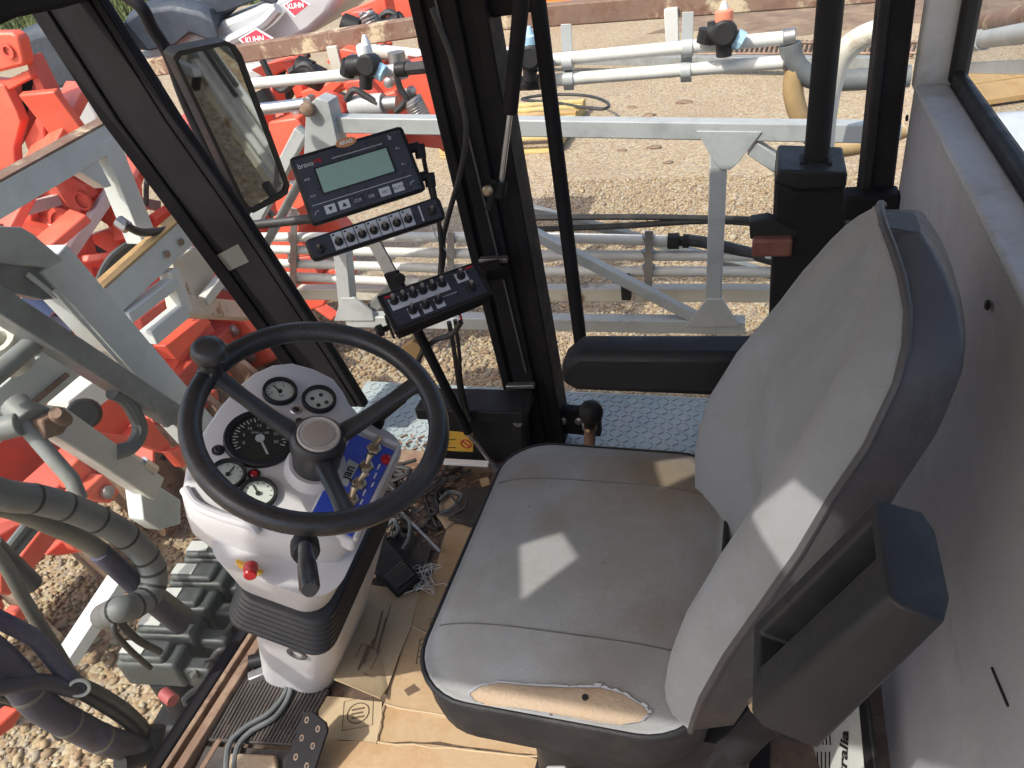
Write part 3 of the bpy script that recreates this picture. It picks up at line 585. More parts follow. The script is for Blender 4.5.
# ================================================================== MIRROR
mt = thing('wing_mirror', PY(230, 130, 1.95), 'black framed rectangular wing mirror on a curved black arm outside the front window', 'mirror')
mp = PY(228, 130, 1.95); tocam = (CAM-mp).normalized(); tgt = V((.62, .42, -.66)).normalized(); mn = (tocam+tgt).normalized()
out = [(171, 56), (176, 50), (224, 40), (233, 44), (240, 54), (288, 184), (286, 193), (279, 198), (252, 212), (245, 211), (240, 203)]
inn = [(177, 60), (180, 55), (223, 45), (230, 48), (236, 58), (284, 184), (282, 190), (276, 194), (253, 207), (248, 206), (243, 199)]
mo = [PP(x, y, mp, mn) for x, y in out]; mi = [PP(x, y, mp, mn) for x, y in inn]
m = MB(); n = len(mo); m.loft([[p-mn*.004 for p in mi], [p+mn*.006 for p in mi], [p+mn*.008 for p in mo], [p-mn*.03 for p in mo], [mp+(p-mp)*.8-mn*.045 for p in mo]], False, True); part('housing', m, 'plastic', mt, 0, 60)
m = MB(); m.sheet([p+mn*.002 for p in mi]); part('mirror_glass', m, 'mirror', mt, smooth=False)
m = MB(); m.tube([PY(112, -14, 1.9), PY(140, 6, 1.9), PY(152, 28, 1.92), PY(172, 58, 1.94)-mn*.01, PY(196, 112, 1.95)-mn*.03, PY(235, 195, 1.95)-mn*.03], .018, 12, 8); part('arm', m, 'black', mt)

# ================================================================== FRONT LEFT BOOM FRAME
LX = -1.8
def bx(p, q, t, name, m, lab=None, cat=None, X=LX, par=None, d=None, X2=None, grp=None, bev=.004, up=(1, 0, 0)):
    mb = MB(); a = PX(*p, X); b = PX(*q, X if X2 is None else X2); mb.bar(a, b, t, d or t, up)
    return part(name, mb, m, par, bev) if par else single(name, mb, m, lab, cat, grp, bevel=bev)
fr = thing('boom_frame', PX(230, 500, LX), 'big galvanised grey folding frame standing before the windscreen on the left', 'boom')
mb = MB(); a, b = PX(42, 258, LX), PX(262, 505, LX+.02); mb.bar(a, b, .11, .09, (1, 0, 0)); part('main_beam', mb, 'galvlight', fr, .004)
mb = MB(); mb.bar(PX(54, 290, LX+.052), PX(252, 509, LX+.072), .012, .006, (1, 0, 0)); part('weld_seam', mb, 'cream', fr)
mb = MB(); mb.bar(PX(-40, 280, LX+.10), PX(172, 416, LX+.10), .062, .07, (1, 0, 0)); part('lower_beam', mb, 'galvdark', fr, .004)
mb = MB(); mb.prism([PX(x, y, LX+.06) for x, y in ((-60, 232), (0, 226), (22, 227), (34, 234), (64, 260), (50, 268), (0, 262), (-60, 262))], (-.1, 0, 0)); part('knee_plate', mb, 'galv', fr, .004)
mb = MB(); mb.prism([PX(x, y, LX+.03) for x, y in ((-60, 262), (0, 262), (50, 267), (58, 275), (62, 298), (45, 300), (20, 294), (-60, 292))], (-.05, 0, 0)); part('knee_plate', mb, 'galvdark', fr, .004)
mb = MB(); mb.bar(PX(27, 274, LX+.036), PX(56, 297, LX+.036), .012, .006, (1, 0, 0)); part('weld_seam', mb, 'cream', fr)
mb = MB(); mb.prism([PX(x, y, LX+.14) for x, y in ((150, 398), (176, 406), (180, 420), (168, 428))], (-.02, 0, 0)); part('end_plate', mb, 'galvdark', fr, .003)
# rusty topped cross beam with its corner post
f2 = thing('support_frame', PX(150, 260, -2.1), 'pale grey frame with a rusty topped rail and corner post behind the big folding frame', 'frame')
mb = MB(); A, B = PX(-30, 214, -2.1), PX(112, 133, -2.1); mb.bar(A, B, .07, .085, (0, 0, 1)); rr_ = part('rail', mb, 'galvlight', f2, .004)
mb = MB(); mb.bar(A+V((0, 0, .047)), B+V((0, 0, .047)), .074, .008, (0, 0, 1)); part('rusty_top', mb, 'rust', rr_)
mb = MB(); mb.bar(PX(101, 138, -2.1), PX(142, 240, -2.12), .075, .075, (1, 0, 0)); part('corner_post', mb, 'galvlight', f2, .004)
mb = MB(); mb.prism([PX(x, y, -2.07) for x, y in ((68, 164), (92, 148), (112, 186), (106, 188))], (-.05, 0, 0)); part('gusset', mb, 'galvlight', f2, .003)
mb = MB(); A, B = PX(104, 303, -2.0), PX(188, 226, -2.0); mb.bar(A, B, .06, .10, (0, 0, 1)); r2 = part('rail', mb, 'galvlight', f2, .004)
mb = MB(); mb.bar(A+V((0, 0, .054)), B+V((0, 0, .054)), .062, .008); part('rusty_top', mb, 'wood', r2)
for x, y in ((167, 254), (181, 242)):
    mb = MB(); mb.lathe(PX(x, y, -1.965), (1, 0, 0), [(.013, 0), (.013, .004)], 12); part('hole', mb, 'rustbrown', r2)
mb = MB(); mb.bar(PX(169, 270, -1.98), PX(184, 312, -1.98), .05, .05, (1, 0, 0)); part('upright', mb, 'cream', f2, .004)
mb = MB(); mb.bar(PX(124, 318, -1.98), PX(172, 282, -1.98), .055, .04); part('rail', mb, 'galvlight', f2, .004)
mb = MB(); mb.bar(PX(148, 338, -1.98), PX(182, 310, -1.98), .055, .055); part('rail', mb, 'galvlight', f2, .004)
mb = MB(); mb.bar(PX(176, 306, -2.0), PX(250, 312, -2.3), .07, .075); part('rail', mb, 'creamrust', f2, .004)
mb = MB(); mb.bar(PX(203, 302, -2.05), PX(222, 278, -2.05), .04, .04); part('brace', mb, 'cream', f2, .004)
mb = MB(); mb.prism([PX(x, y, -2.1) for x, y in ((172, 262), (196, 246), (215, 270), (210, 296), (182, 298))], (-.08, 0, 0)); part('bracket_plate', mb, 'creamrust', f2, .004)
mb = MB(); mb.ball(PX(122, 224, -2.03), .02); mb.tube([PX(118, 221, -2.03), PX(128, 228, -2.0)], .022, 8); part('clamp', mb, 'steel', f2)
pt = [(124, 224), (140, 232), (160, 231), (185, 226), (215, 222)]
m = MB(); m.tube([PX(*p, -2.0) for p in pt], .014, 8, 6); single('rubber_hose', m, 'hoseblk', 'thin black hose clamped to the pale corner post left of the front pillar', 'hose')
m = MB()
for k in range(4): m.tube([PX(95+k*4, 290-k*2, -2.3), PX(108+k*3, 262-k, -2.25), PX(126+k*3, 246, -2.2), PX(150, 236, -2.15)], .014, 8, 6)
single('hose_bundle', m, 'hoseblk', 'bundle of black hoses in front of the red plates, beside the rusty topped rail', 'hose bundle')
# lower rails and the rusty hinge
f3 = thing('hinge_frame', PX(60, 470, -1.75), 'weathered grey rails and rusty hinge bracket below the big folding frame', 'frame')
mb = MB(); mb.bar(PX(-30, 432, -1.85), PX(70, 352, -1.85), .06, .12); part('rail', mb, 'galvlight', f3, .004)
mb = MB(); mb.bar(PX(-30, 448, -1.84), PX(60, 374, -1.84), .064, .012); part('rusty_edge', mb, 'rust', f3)
mb = MB(); mb.bar(PX(48, 418, -1.7), PX(152, 488, -1.75), .075, .06, (1, 0, 0)); part('channel', mb, 'cream', f3, .006)
mb = MB(); mb.prism([PX(x, y, -1.74) for x, y in ((139, 478), (150, 480), (181, 500), (181, 524), (160, 530), (144, 520))], (-.06, 0, 0)); part('foot_plate', mb, 'galvlight', f3, .004)
mb = MB(); mb.prism([PX(x, y, -1.66) for x, y in ((42, 420), (56, 412), (74, 418), (64, 434), (46, 440))], (-.08, 0, 0)); part('hinge_bracket', mb, 'rustbrown', f3, .006)
mb = MB(); mb.lathe(PX(62, 418, -1.66), (.4, -.4, .6), [(.02, -.02), (.02, .04), (.014, .05)], 12); part('hinge_pin', mb, 'rustbrown', f3)
mb = MB(); mb.bar(PX(62, 412, -2.2), PX(108, 376, -2.2), .10, .09); part('stub_rail', mb, 'cream', f3, .005)
mb = MB(); mb.lathe(PX(84, 414, -2.0), (.6, -.5, .4), [(.05, -.07), (.05, .03), (.042, .045)], 16); part('rubber_buffer', mb, 'plastic', f3)
mb = MB(); mb.tube([PX(-20, 388, -1.72), PX(42, 336, -1.72)], .024, 12); part('tube', mb, 'galvdark', f3)
mb = MB(); mb.tube([PX(20, 420, -1.72), PX(72, 480, -1.62), PX(80, 500, -1.6)], .02, 12); part('arm', mb, 'galvdark', f3)
mb = MB()
for p, q, r in (((14, 404), (30, 420), .036), ((28, 410), (44, 417), .026), ((-5, 430), (20, 424), .03)): mb.tube([PX(*p, -1.75), PX(*q, -1.7)], r, 12)
part('pivot_bush', mb, 'galvdark', f3, .004)
mb = MB(); mb.lathe(PX(6, 352, -1.8), (.2, -.3, .9), [(.045, -.05), (.045, .05), (.03, .05), (.03, .0)], 18, True, True); single('pipe_stub', mb, 'creamrust', 'short cream pipe stub with rusty open end at the left edge', 'pipe')
mb = MB(); mb.bar(PX(4, 336, -1.85), PX(44, 336, -1.85), .05, .04); mb.bar(PX(20, 350, -1.86), PX(48, 344, -1.86), .06, .03); single('linkage', mb, 'cream', 'cream cast linkage with worn tip above the weathered rail', 'linkage', bevel=.01)
m = MB(); m.tube([PX(*p, -1.7) for p in ((112, 392), (124, 398), (134, 412), (140, 430), (132, 446), (116, 452))], .022, 10, 6); single('rubber_hose', m, 'hosegrey', 'short grey hose bend under the end of the weathered beam', 'hose')
m = MB(); m.tube([PX(*p, -1.72) for p in ((142, 462), (154, 470))], .018, 8); m.tube([PX(*p, -1.72) for p in ((118, 448), (142, 462))], .01, 8); single('hydraulic_fitting', m, 'chrome', 'silver hydraulic fitting above the red plate beside the steering console', 'fitting')
m = MB(); m.bar(PZ(66, 660, GND+.12), PZ(128, 566, GND+.30), .085, .05); single('low_beam', m, 'galvlight', 'pale beam just above the gravel between the hoses on the left', 'beam', bevel=.004)

# ================================================================== RED MACHINES
def rp_(poly, axis, v, th, m='red', par=None, name='frame_plate', bev=.006):
    mb = MB(); f = AX(axis, v); mb.prism([f(x, y) for x, y in poly], (-th, 0, 0) if axis == 'x' else (0, th, 0)); return part(name, mb, m, par, bev)
rm = thing('red_implement', PY(40, 400, 2.75), 'tall red folding farm implement with plate arms left of the front pillar', 'implement')
rp_([(-40, 33), (10, 32), (18, 37), (24, 60), (24, 66), (0, 72), (-40, 80)], 'y', 2.60, .06, 'red', rm, 'ear_plate', .012)
mb = MB(); mb.lathe(PY(8, 51, 2.595), (0, -1, 0), [(.03, -.01), (.03, .006), (.018, .006), (.018, -.004)], 16); part('pin_boss', mb, 'reddk', rm)
rp_([(-40, 72), (0, 84), (4, 86), (16, 110), (21, 122), (14, 148), (15, 165), (-40, 186)], 'y', 2.62, .05, 'red', rm)
rp_([(-40, 76), (6, 80), (28, 70), (32, 78), (10, 90), (-40, 96)], 'y', 2.63, .04, 'red', rm)
rp_([(24, 58), (28, 56), (52, 104), (51, 112), (45, 126), (44, 130), (46, 152), (30, 158), (24, 140), (36, 118), (42, 104), (31, 78)], 'y', 2.66, .08, 'reddk', rm)
rp_([(3, 86), (10, 90), (31, 78), (24, 74), (34, 94), (44, 112), (24, 140), (15, 150), (20, 122)], 'y', 2.74, .03, 'reddk', rm)
rp_([(-40, 176), (20, 172), (31, 200), (32, 232), (-40, 232)], 'y', 2.60, .05, 'red', rm)
rp_([(20, 172), (46, 150), (62, 172), (84, 186), (90, 198), (82, 206), (78, 220), (94, 276), (90, 282), (68, 262), (32, 234)], 'y', 2.66, .06, 'reddk', rm)
for x, y, r in ((68, 226, .10), (38, 231, .05), (84, 200, .045)):
    mb = MB(); mb.lathe(PY(x, y, 2.655), (0, -1, 0), [(r, 0), (r, .015), (r*.8, .015), (r*.8, .003)], 20); part('boss', mb, 'reddk', rm)
rp_([(82, 186), (102, 196), (116, 222), (112, 228), (86, 212)], 'y', 2.8, .06, 'reddk', rm)
rp_([(88, 236), (106, 230), (122, 240), (120, 268), (98, 276)], 'y', 2.9, .05, 'red', rm)
rp_([(104, 214), (138, 226), (140, 262), (118, 262)], 'y', 3.0, .05, 'red', rm)
rp_([(-20, 290), (14, 314), (0, 356), (-20, 356)], 'y', 2.5, .06, 'red', rm)
rp_([(140, 318), (172, 294), (180, 300), (146, 338)], 'x', -2.5, .05, 'reddk', rm)
rp_([(166, 346), (204, 316), (212, 322), (178, 360)], 'x', -2.5, .08, 'red', rm)
rp_([(196, 340), (220, 316), (246, 318), (262, 340), (276, 362), (250, 372), (226, 366), (208, 362)], 'y', 2.9, .2, 'red', rm, 'gear_housing', .03)
for x, y in ((234, 330), (216, 348), (250, 356)):
    mb = MB(); mb.lathe(PY(x, y, 2.88), (0, -1, 0), [(.035, 0), (.035, .02), (.02, .03)], 12); part('bolt_head', mb, 'steel', rm)
rp_([(136, 370), (150, 364), (182, 396), (180, 406), (150, 384)], 'x', -2.2, .05, 'red', rm)
rp_([(96, 404), (132, 390), (142, 408), (126, 432), (104, 440), (88, 428)], 'x', -2.3, .06, 'red', rm)
rp_([(90, 430), (128, 436), (150, 418), (172, 446), (168, 454), (140, 444), (110, 446)], 'x', -2.25, .05, 'red', rm)
rp_([(170, 452), (188, 446), (190, 462), (184, 468)], 'x', -2.2, .05, 'red', rm)
rp_([(116, 448), (152, 472), (150, 478), (110, 456)], 'x', -2.1, .08, 'red', rm)
rp_([(66, 472), (80, 458), (92, 470), (76, 490)], 'x', -2.0, .06, 'red', rm)
rp_([(82, 494), (104, 474), (121, 492), (110, 504), (104, 502), (94, 500)], 'x', -1.95, .08, 'red', rm)
mb = MB(); mb.lathe(PX(106, 492, -1.945), (1, 0, 0), [(.022, 0), (.022, .015), (.014, .02)], 12); part('bolt_head', mb, 'steel', rm)
rp_([(18, 560), (54, 514), (70, 520), (66, 528), (32, 572)], 'x', -2.0, .06, 'red', rm)
rp_([(52, 515), (68, 520), (107, 554), (104, 557), (76, 550), (64, 534)], 'x', -2.03, .04, 'red', rm)
rp_([(46, 555), (64, 540), (80, 546), (84, 552), (60, 556)], 'x', -2.1, .05, 'red', rm)
rp_([(-10, 540), (16, 526), (30, 522), (28, 530), (6, 552), (-10, 556)], 'x', -2.2, .08, 'reddk', rm)
rp_([(0, 574), (8, 574), (16, 590), (10, 596), (0, 594)], 'x', -1.9, .05, 'red', rm)
rp_([(8, 622), (24, 606), (30, 614), (14, 632)], 'x', -1.9, .05, 'red', rm)
rp_([(-6, 592), (6, 604), (4, 612), (-8, 604)], 'x', -1.9, .04, 'red', rm)
rp_([(-6, 730), (20, 708), (24, 712), (14, 728), (-6, 742)], 'x', -1.6, .05, 'red', rm)
mb = MB()
for k in range(2): mb.tube([PX(6+k*7, 551+k*4, -1.93), PX(40+k*7, 508+k*5, -1.93)], .014, 10)
part('cylinder_rod', mb, 'hosegrey', rm)
mb = MB(); mb.tube([PX(-10, 545, -1.78), PX(32, 585, -1.78)], .028, 12); part('hydraulic_cylinder', mb, 'hoseblk', rm)
# ground under the machines: black wheel, discs and dark clutter
for (p, X, r, lb) in (((165, 478), -2.6, .15, None),):
    mb = MB(); c = PX(*p, X); mb.lathe(c, (.85, -.2, .3), [(.05, -.03), (r, -.02), (r, .02), (.05, .03)], 26); part('disc', mb, 'rustbrown', rm)
# cluttered innards: hoses, springs and tubes
random.seed(11)
def coil(a, b, r, turns, wr, m, par, name='spring'):
    a, b = V(a), V(b); d = (b-a); z = d.normalized(); x = z.cross(V((0, 0, 1))).normalized(); y = z.cross(x); n = turns*12; mb = MB()
    mb.tube([a+d*(i/n)+(x*math.cos(i*.5236)+y*math.sin(i*.5236))*r for i in range(n+1)], wr, 6); return part(name, mb, m, par)

sd = thing('seed_drill', PY(330, 300, 3.6), 'red seed drill with white hoppers, slate lids and red diamond emblems behind the rusty beam', 'seed drill')
# hopper bodies: loft from rim to foot, seen from the side
def hopper(poly, Y, th, m='hood', name='hopper', bev=.03):
    mb = MB(); P = [PY(x, y, Y) for x, y in poly]; c = sum(P, V())/len(P)
    mb.loft([[c+(p-c)*.94+V((0, -.05, 0)) for p in P], [p for p in P], [p+V((0, th, .02)) for p in P]]); return part(name, mb, m, sd, bev, 50)
h1 = hopper([(178, 62), (186, 45), (200, 28), (228, 18), (256, 6), (268, 0), (300, -14), (350, -14), (336, 14), (318, 30), (296, 42), (262, 52), (200, 66)], 4.0, .5)
h2 = hopper([(140, 52), (176, 38), (190, 24), (206, 30), (212, 44), (196, 62), (160, 66)], 3.95, .3)
h3 = hopper([(34, 96), (90, 84), (108, 112), (112, 140), (60, 160), (46, 140), (50, 112)], 3.4, .5)
h4 = hopper([(236, 66), (262, 62), (286, 60), (276, 76), (250, 86)], 3.9, .2)
def lidp(poly, Y, th=.5, bev=.03):
    mb = MB(); P = [PY(x, y, Y) for x, y in poly]; c = sum(P, V())/len(P)
    mb.loft([[p for p in P], [c+(p-c)*.9+V((0, .05, .05)) for p in P], [c+(p-c)*.6+V((0, th, .09)) for p in P]]); return part('lid', mb, 'lid', sd, bev, 50)
lidp([(112, 42), (124, 22), (138, 12), (172, 8), (200, 14), (214, 22), (220, 36), (218, 44), (206, 40), (190, 34), (176, 46), (150, 52), (122, 50)], 3.85)
lidp([(176, 10), (192, 0), (214, -10), (250, -14), (280, -4), (278, 8), (258, 2), (228, 14), (204, 18)], 3.95)
lidp([(14, 40), (36, 32), (60, 30), (76, 60), (84, 88), (56, 92), (34, 86), (22, 60)], 3.35)
mb = MB(); mb.tube([PY(*p, 3.9) for p in ((203, 52), (232, 40), (262, 24), (278, 8))], .03, 8, 6); part('rib', mb, 'hood', sd)
for (x, y, s) in ((255, 41, 1.0), (296, 7, .8)):
    q = Quad([(x-16*s, y-2*s), (x+2*s, y-13*s), (x+19*s, y-3*s), (x-1*s, y+13*s)], PY(x, y, 3.84), V((0, -1, .25)))
    mb = MB(); mb.prism([p for p in q.c], q.n*.006); e0 = part('emblem', mb, 'whitepaint', sd)
    cc = sum(q.c, V())/4; mb = MB(); mb.prism([cc+(p-cc)*.86+q.n*.007 for p in q.c], q.n*.002); part('emblem_face', mb, 'logored', e0)
    ux = q.px(x+10, y-1.2)-q.px(x-10, y+1.2); mb = text_mb('KUHN', cc, ux, ux.cross(q.n)*-1, (.042 if s == 1 else .034), .0115, bold=.0008); part('emblem_text', mb, 'whitepaint', e0, smooth=False)
# red body plates behind the pipes
for poly, Y, th, mm_ in [
    ([(250, 70), (290, 55), (300, 60), (268, 80)], 3.3, .1, 'red'), ([(282, 62), (292, 60), (306, 96), (296, 100)], 3.25, .08, 'red'),
    ([(300, 92), (325, 84), (345, 70), (352, 76), (330, 96), (304, 104)], 3.2, .1, 'red'), ([(262, 98), (272, 86), (276, 108), (266, 112)], 3.1, .1, 'red'),
    ([(325, 62), (342, 48), (360, 52), (356, 66), (338, 70)], 3.1, .12, 'red'), ([(318, 96), (342, 104), (346, 112), (340, 116), (322, 112)], 3.0, .1, 'red'),
    ([(336, 70), (372, 72), (420, 60), (440, 76), (452, 130), (400, 122), (372, 126), (352, 104)], 3.15, .12, 'red'),
    ([(344, 82), (366, 78), (384, 100), (374, 112), (352, 106)], 3.02, .05, 'reddk'), ([(378, 96), (398, 90), (404, 112), (386, 118)], 3.0, .06, 'red'),
    ([(340, 14), (372, 0), (402, -14), (420, -14), (412, 10), (380, 20), (352, 26)], 3.9, .12, 'red'), ([(372, -14), (382, -14), (392, 30), (380, 34)], 3.7, .1, 'red'),
    ([(392, -14), (406, -14), (420, 26), (404, 30)], 3.65, .08, 'red'), ([(350, 12), (366, 10), (372, 36), (356, 40)], 3.6, .08, 'reddk'),
    ([(268, 122), (296, 118), (306, 132), (282, 168), (270, 162)], 2.9, .1, 'red'), ([(262, 140), (284, 136), (280, 190), (262, 196)], 3.0, .1, 'red'),
    ([(296, 136), (340, 128), (400, 138), (380, 170), (300, 180)], 3.05, .1, 'red'), ([(274, 196), (300, 184), (306, 206), (290, 214), (276, 212)], 2.85, .1, 'red'),
    ([(272, 218), (296, 206), (300, 232), (278, 236)], 2.9, .2, 'red'), ([(258, 246), (294, 232), (312, 256), (268, 262)], 2.95, .15, 'red'),
    ([(268, 260), (310, 256), (320, 276), (284, 284)], 2.95, .12, 'reddk'), ([(300, 282), (346, 264), (352, 278), (308, 298)], 3.0, .1, 'red'),
    ([(302, 292), (330, 290), (324, 306), (306, 312)], 3.0, .1, 'red'), 
    ([(404, 130), (446, 138), (448, 150), (408, 146)], 3.2, .1, 'reddk'), ([(250, 100), (262, 112), (270, 150), (256, 200), (244, 170)], 3.2, .1, 'red'),
    ([(300, 222), (330, 214), (352, 240), (310, 250)], 3.1, .1, 'red')]:
    mb = MB(); mb.prism([PY(x, y, Y) for x, y in poly], (0, th, 0)); part('frame_plate', mb, mm_, sd, .008)
for a, b, r, m_ in (((352, 106), (384, 104), .045, 'galv'), ((384, 104), (398, 103), .03, 'steel'), ((256, 92), (268, 112), .06, 'hoseblk'), ((310, 74), (322, 80), .05, 'plastic'), ((298, 66), (312, 72), .045, 'plastic'),
                    ((344, 24), (360, 30), .05, 'plastic'), ((366, 20), (384, 30), .05, 'hoseblk'), ((396, 52), (400, 78), .035, 'steel'), ((272, 196), (286, 190), .03, 'steel'), ((284, 180), (284, 204), .02, 'galv'), ((382, 30), (402, 20), .04, 'plastic')):
    mb = MB(); mb.tube([PY(*a, 2.95 if a[1] > 40 else 3.5), PY(*b, 2.95 if a[1] > 40 else 3.5)], r, 12); part('fitting', mb, m_, sd)
for pts in (((346, 100), (354, 90), (366, 96), (378, 104)), ((396, 74), (400, 88), (406, 100), (396, 112)), ((290, 72), (306, 64), (318, 76)), ((376, 22), (388, 12), (402, 18)), ((262, 60), (280, 90), (300, 76)), ((266, 205), (282, 196), (290, 205), (300, 200))):
    mb = MB(); mb.tube([PY(*p, 2.92 if p[1] > 45 else 3.5) for p in pts], .014, 8, 6); part('hose', mb, 'hoseblk', sd)
coil(PY(411, 98, 2.95), PY(422, 120, 2.95), .035, 9, .009, 'steel', sd)
coil(PY(366, 12, 3.4), PY(376, 36, 3.4), .03, 7, .008, 'steel', sd)
for x, y in ((390, 82), (410, 92), (310, 100), (298, 112), (406, 66), (352, 60), (284, 150)):
    mb = MB(); mb.lathe(PY(x, y, 2.98), (0, -1, 0), [(.022, -.02), (.022, .02), (.014, .025)], 8); part('bolt_head', mb, 'steel', sd)
# dense background clutter of the drill: coulters, discs, tubes (parts of the drill)
random.seed(21)
for k in range(38):
    x = random.uniform(250, 435); y = random.uniform(72, 300) if x < 330 else random.uniform(66, 120); Y = random.uniform(3.2, 3.7)
    a = PY(x, y, Y); mb = MB(); t = random.random()
    d = V((random.uniform(-1, 1), random.uniform(-.3, .3), random.uniform(-1, 1))).normalized()*random.uniform(.1, .3)
    if t < .45: mb.bar(a-d, a+d, random.uniform(.04, .09), random.uniform(.02, .06)); part('frame_bar', mb, 'red', sd, .005)
    elif t < .75: mb.tube([a-d, a+d*.3+V((0, 0, .05)), a+d], random.uniform(.012, .025), 8, 4); part('hose', mb, 'hoseblk', sd)
    elif t < .9: mb.lathe(a, (d.x, -.6, .4), [(.02, -.03), (.06, -.03), (.06, .03), (.02, .04)], 14); part('coupling', mb, 'plastic', sd)
    else: mb.bar(a-d*.5, a+d*.5, .05, .05); part('bracket', mb, 'steel', sd, .004)
mb = MB(); mb.box(PY(275, 150, 4.0)+V((-.5, .3, -.25)), (.9, .4, .8)); part('chassis', mb, 'reddk', sd, .03)
# clutter for the implement on the left
random.seed(31)
for k in range(46):
    x = random.uniform(-5, 215); y = random.uniform(max(150, 120+x*.4), 330+x*.75); X = random.uniform(-2.9, -2.5) if y > 290 else random.uniform(-3.7, -3.3)
    a = PX(x, y, X); mb = MB(); t = random.random()
    if a.z < GND+.1: continue
    d = V((random.uniform(-.3, .3), random.uniform(-1, 1), random.uniform(-1, 1))).normalized()*random.uniform(.08, .3)
    if t < .5: mb.bar(a-d, a+d, random.uniform(.05, .12), random.uniform(.02, .06)); part('frame_bar', mb, 'red' if t < .35 else 'reddk', rm, .005)
    elif t < .72: mb.tube([a-d, a+d*.3+V((0, 0, .06)), a+d], random.uniform(.012, .022), 8, 4); part('hose', mb, 'hoseblk', rm)
    elif t < .88: mb.lathe(a, (d.x, -.6, .4), [(.02, -.03), (.06, -.03), (.06, .03), (.02, .04)], 14); part('coupling', mb, 'plastic' if t < .8 else 'steel', rm)
    else: mb.bar(a-d*.4, a+d*.4, .06, .06); part('bracket', mb, 'galvdark', rm, .004)
mb = MB(); c = PX(90, 330, -3.3); mb.box(c+V((-.3, .2, -.4)), (.6, 2.6, .9)); part('chassis', mb, 'reddk', rm, .03)
mb = MB(); c = PX(60, 470, -2.9); mb.bar(V((-2.75, .6, GND+.35)), V((-2.75, 3.4, GND+.35)), .2, .2); part('tool_bar', mb, 'reddk', rm, .01)
for k in range(9):
    y = .9+k*.3; mb = MB(); mb.lathe((-2.55, y, GND+.2), (.3, .95, .1), [(.03, -.02), (.2, -.012), (.2, .012), (.03, .02)], 26); part('disc', mb, 'rustbrown', rm)
random.seed(77)
for k in range(60):
    x = random.uniform(40, 330); y = random.uniform(150, 400); X = random.uniform(-3.6, -2.9) if x < 180 else random.uniform(-3.3, -2.7)
    a = PX(x, y, X)
    if a.z < GND+.15 or a.y > 3.6: continue
    t = random.random(); d = V((random.uniform(-.4, .4), random.uniform(-1, 1), random.uniform(-.8, .8))).normalized()*random.uniform(.15, .4); mb = MB()
    if t < .68: mb.bar(a-d, a+d, random.uniform(.1, .26), random.uniform(.02, .05)); part('frame_plate', mb, 'red' if t < .5 else 'reddk', rm, .008)
    elif t < .84: mb.bar(a-d*1.3, a+d*1.3, .05, .05); part('lattice_bar', mb, 'galvlight', rm, .004)
    elif t < .93: mb.tube([a-d, a+V((0, 0, .08)), a+d], .016, 8, 5); part('hose', mb, 'hoseblk', rm)
    else: mb.tube([a-d*.3, a+d*.3], .05, 12); part('cylinder', mb, 'steel', rm)
mb = MB(); mb.tube([PX(20, 300, -2.35), PX(48, 318, -2.3)], .05, 12); mb.tube([PX(60, 325, -2.3), PX(76, 310, -2.3)], .04, 12); part('blue_hose', mb, mat('slate_blue', (.1, .13, .25), .5), rm)
mb = MB(); q = Quad([(196, 216), (206, 214), (208, 222), (198, 224)], PY(202, 219, 2.85), V((0, -1, .2))); mb.sheet(q.c); part('sticker', mb, 'paper', rm)

# ================================================================== VALVES AND HOSES BELOW THE WINDSCREEN
vz = GND+.42
vpos = [(158, 664), (174, 633), (190, 606), (205, 584), (219, 562), (232, 543)]
vl = ['nearest of the dark boxy valves with pale labels below the windscreen', 'second nearest boxy valve in the row below the windscreen', 'third boxy valve counting from the nearest, beside the end of the big grey hose', 'fourth boxy valve counting from the nearest, left of the console bellows', 'second farthest boxy valve, just below the red console button', 'farthest boxy valve, mostly hidden behind the console']
P0 = PZ(*vpos[0], vz); P5 = PZ(*vpos[4], vz); ax = (P5-P0); step = ax/4; ux = step.normalized(); sx = V((ux.y, -ux.x, 0))
proto = None; S = step.length
vrot = Matrix(((sx.x, ux.x, 0), (sx.y, ux.y, 0), (0, 0, 1)))
def vbox(c, size, off): return MB().box(c+vrot @ V(off), size, vrot)
for i in range(6):
    c = P0+step*i
    if proto is None:
        t = proto = thing('motor_valve', c-V((0, 0, .16)), vl[0], 'valve', 'row of motor valves')
        part('housing', vbox(c, (.2, S*.82, .11), (0, 0, 0)), 'valve', t, .012)
        part('lid', vbox(c, (.15, S*.7, .03), (-.01, 0, .062)), 'valve', t, .01)
        part('paper_label', vbox(c, (.075, S*.42, .003), (-.045, 0, .079)), 'paper', t)
        m = vbox(c, (.1, S*.5, .09), (.14, 0, -.03)); part('plug_block', m, 'valve', t, .01)
        m = MB(); m.tube([c+vrot @ V((.18, 0, .02)), c+vrot @ V((.23, .02, .06)), c+vrot @ V((.28, .03, .0)), c+vrot @ V((.3, .02, -.12))], .009, 8, 6); part('lead', m, 'hoseblk', t)
        m = MB(); m.tube([c+V((0, 0, -.05)), c+V((0, 0, -.22))], .05, 14); part('valve_body', m, 'plastic', t)
        kids = list(t.children)
    else:
        t = proto.copy(); COL.objects.link(t); t.location = c-V((0, 0, .16)); t['label'] = vl[i]
        for k in kids: q = k.copy(); COL.objects.link(q); q.parent = t
m = MB(); m.bar(P0-step*.8+V((0, 0, -.3)), P0+step*6+V((0, 0, -.3)), .2, .14); single('valve_manifold', m, 'plastic', 'black manifold block carrying the row of boxy valves', 'manifold', bevel=.02)
m = MB()
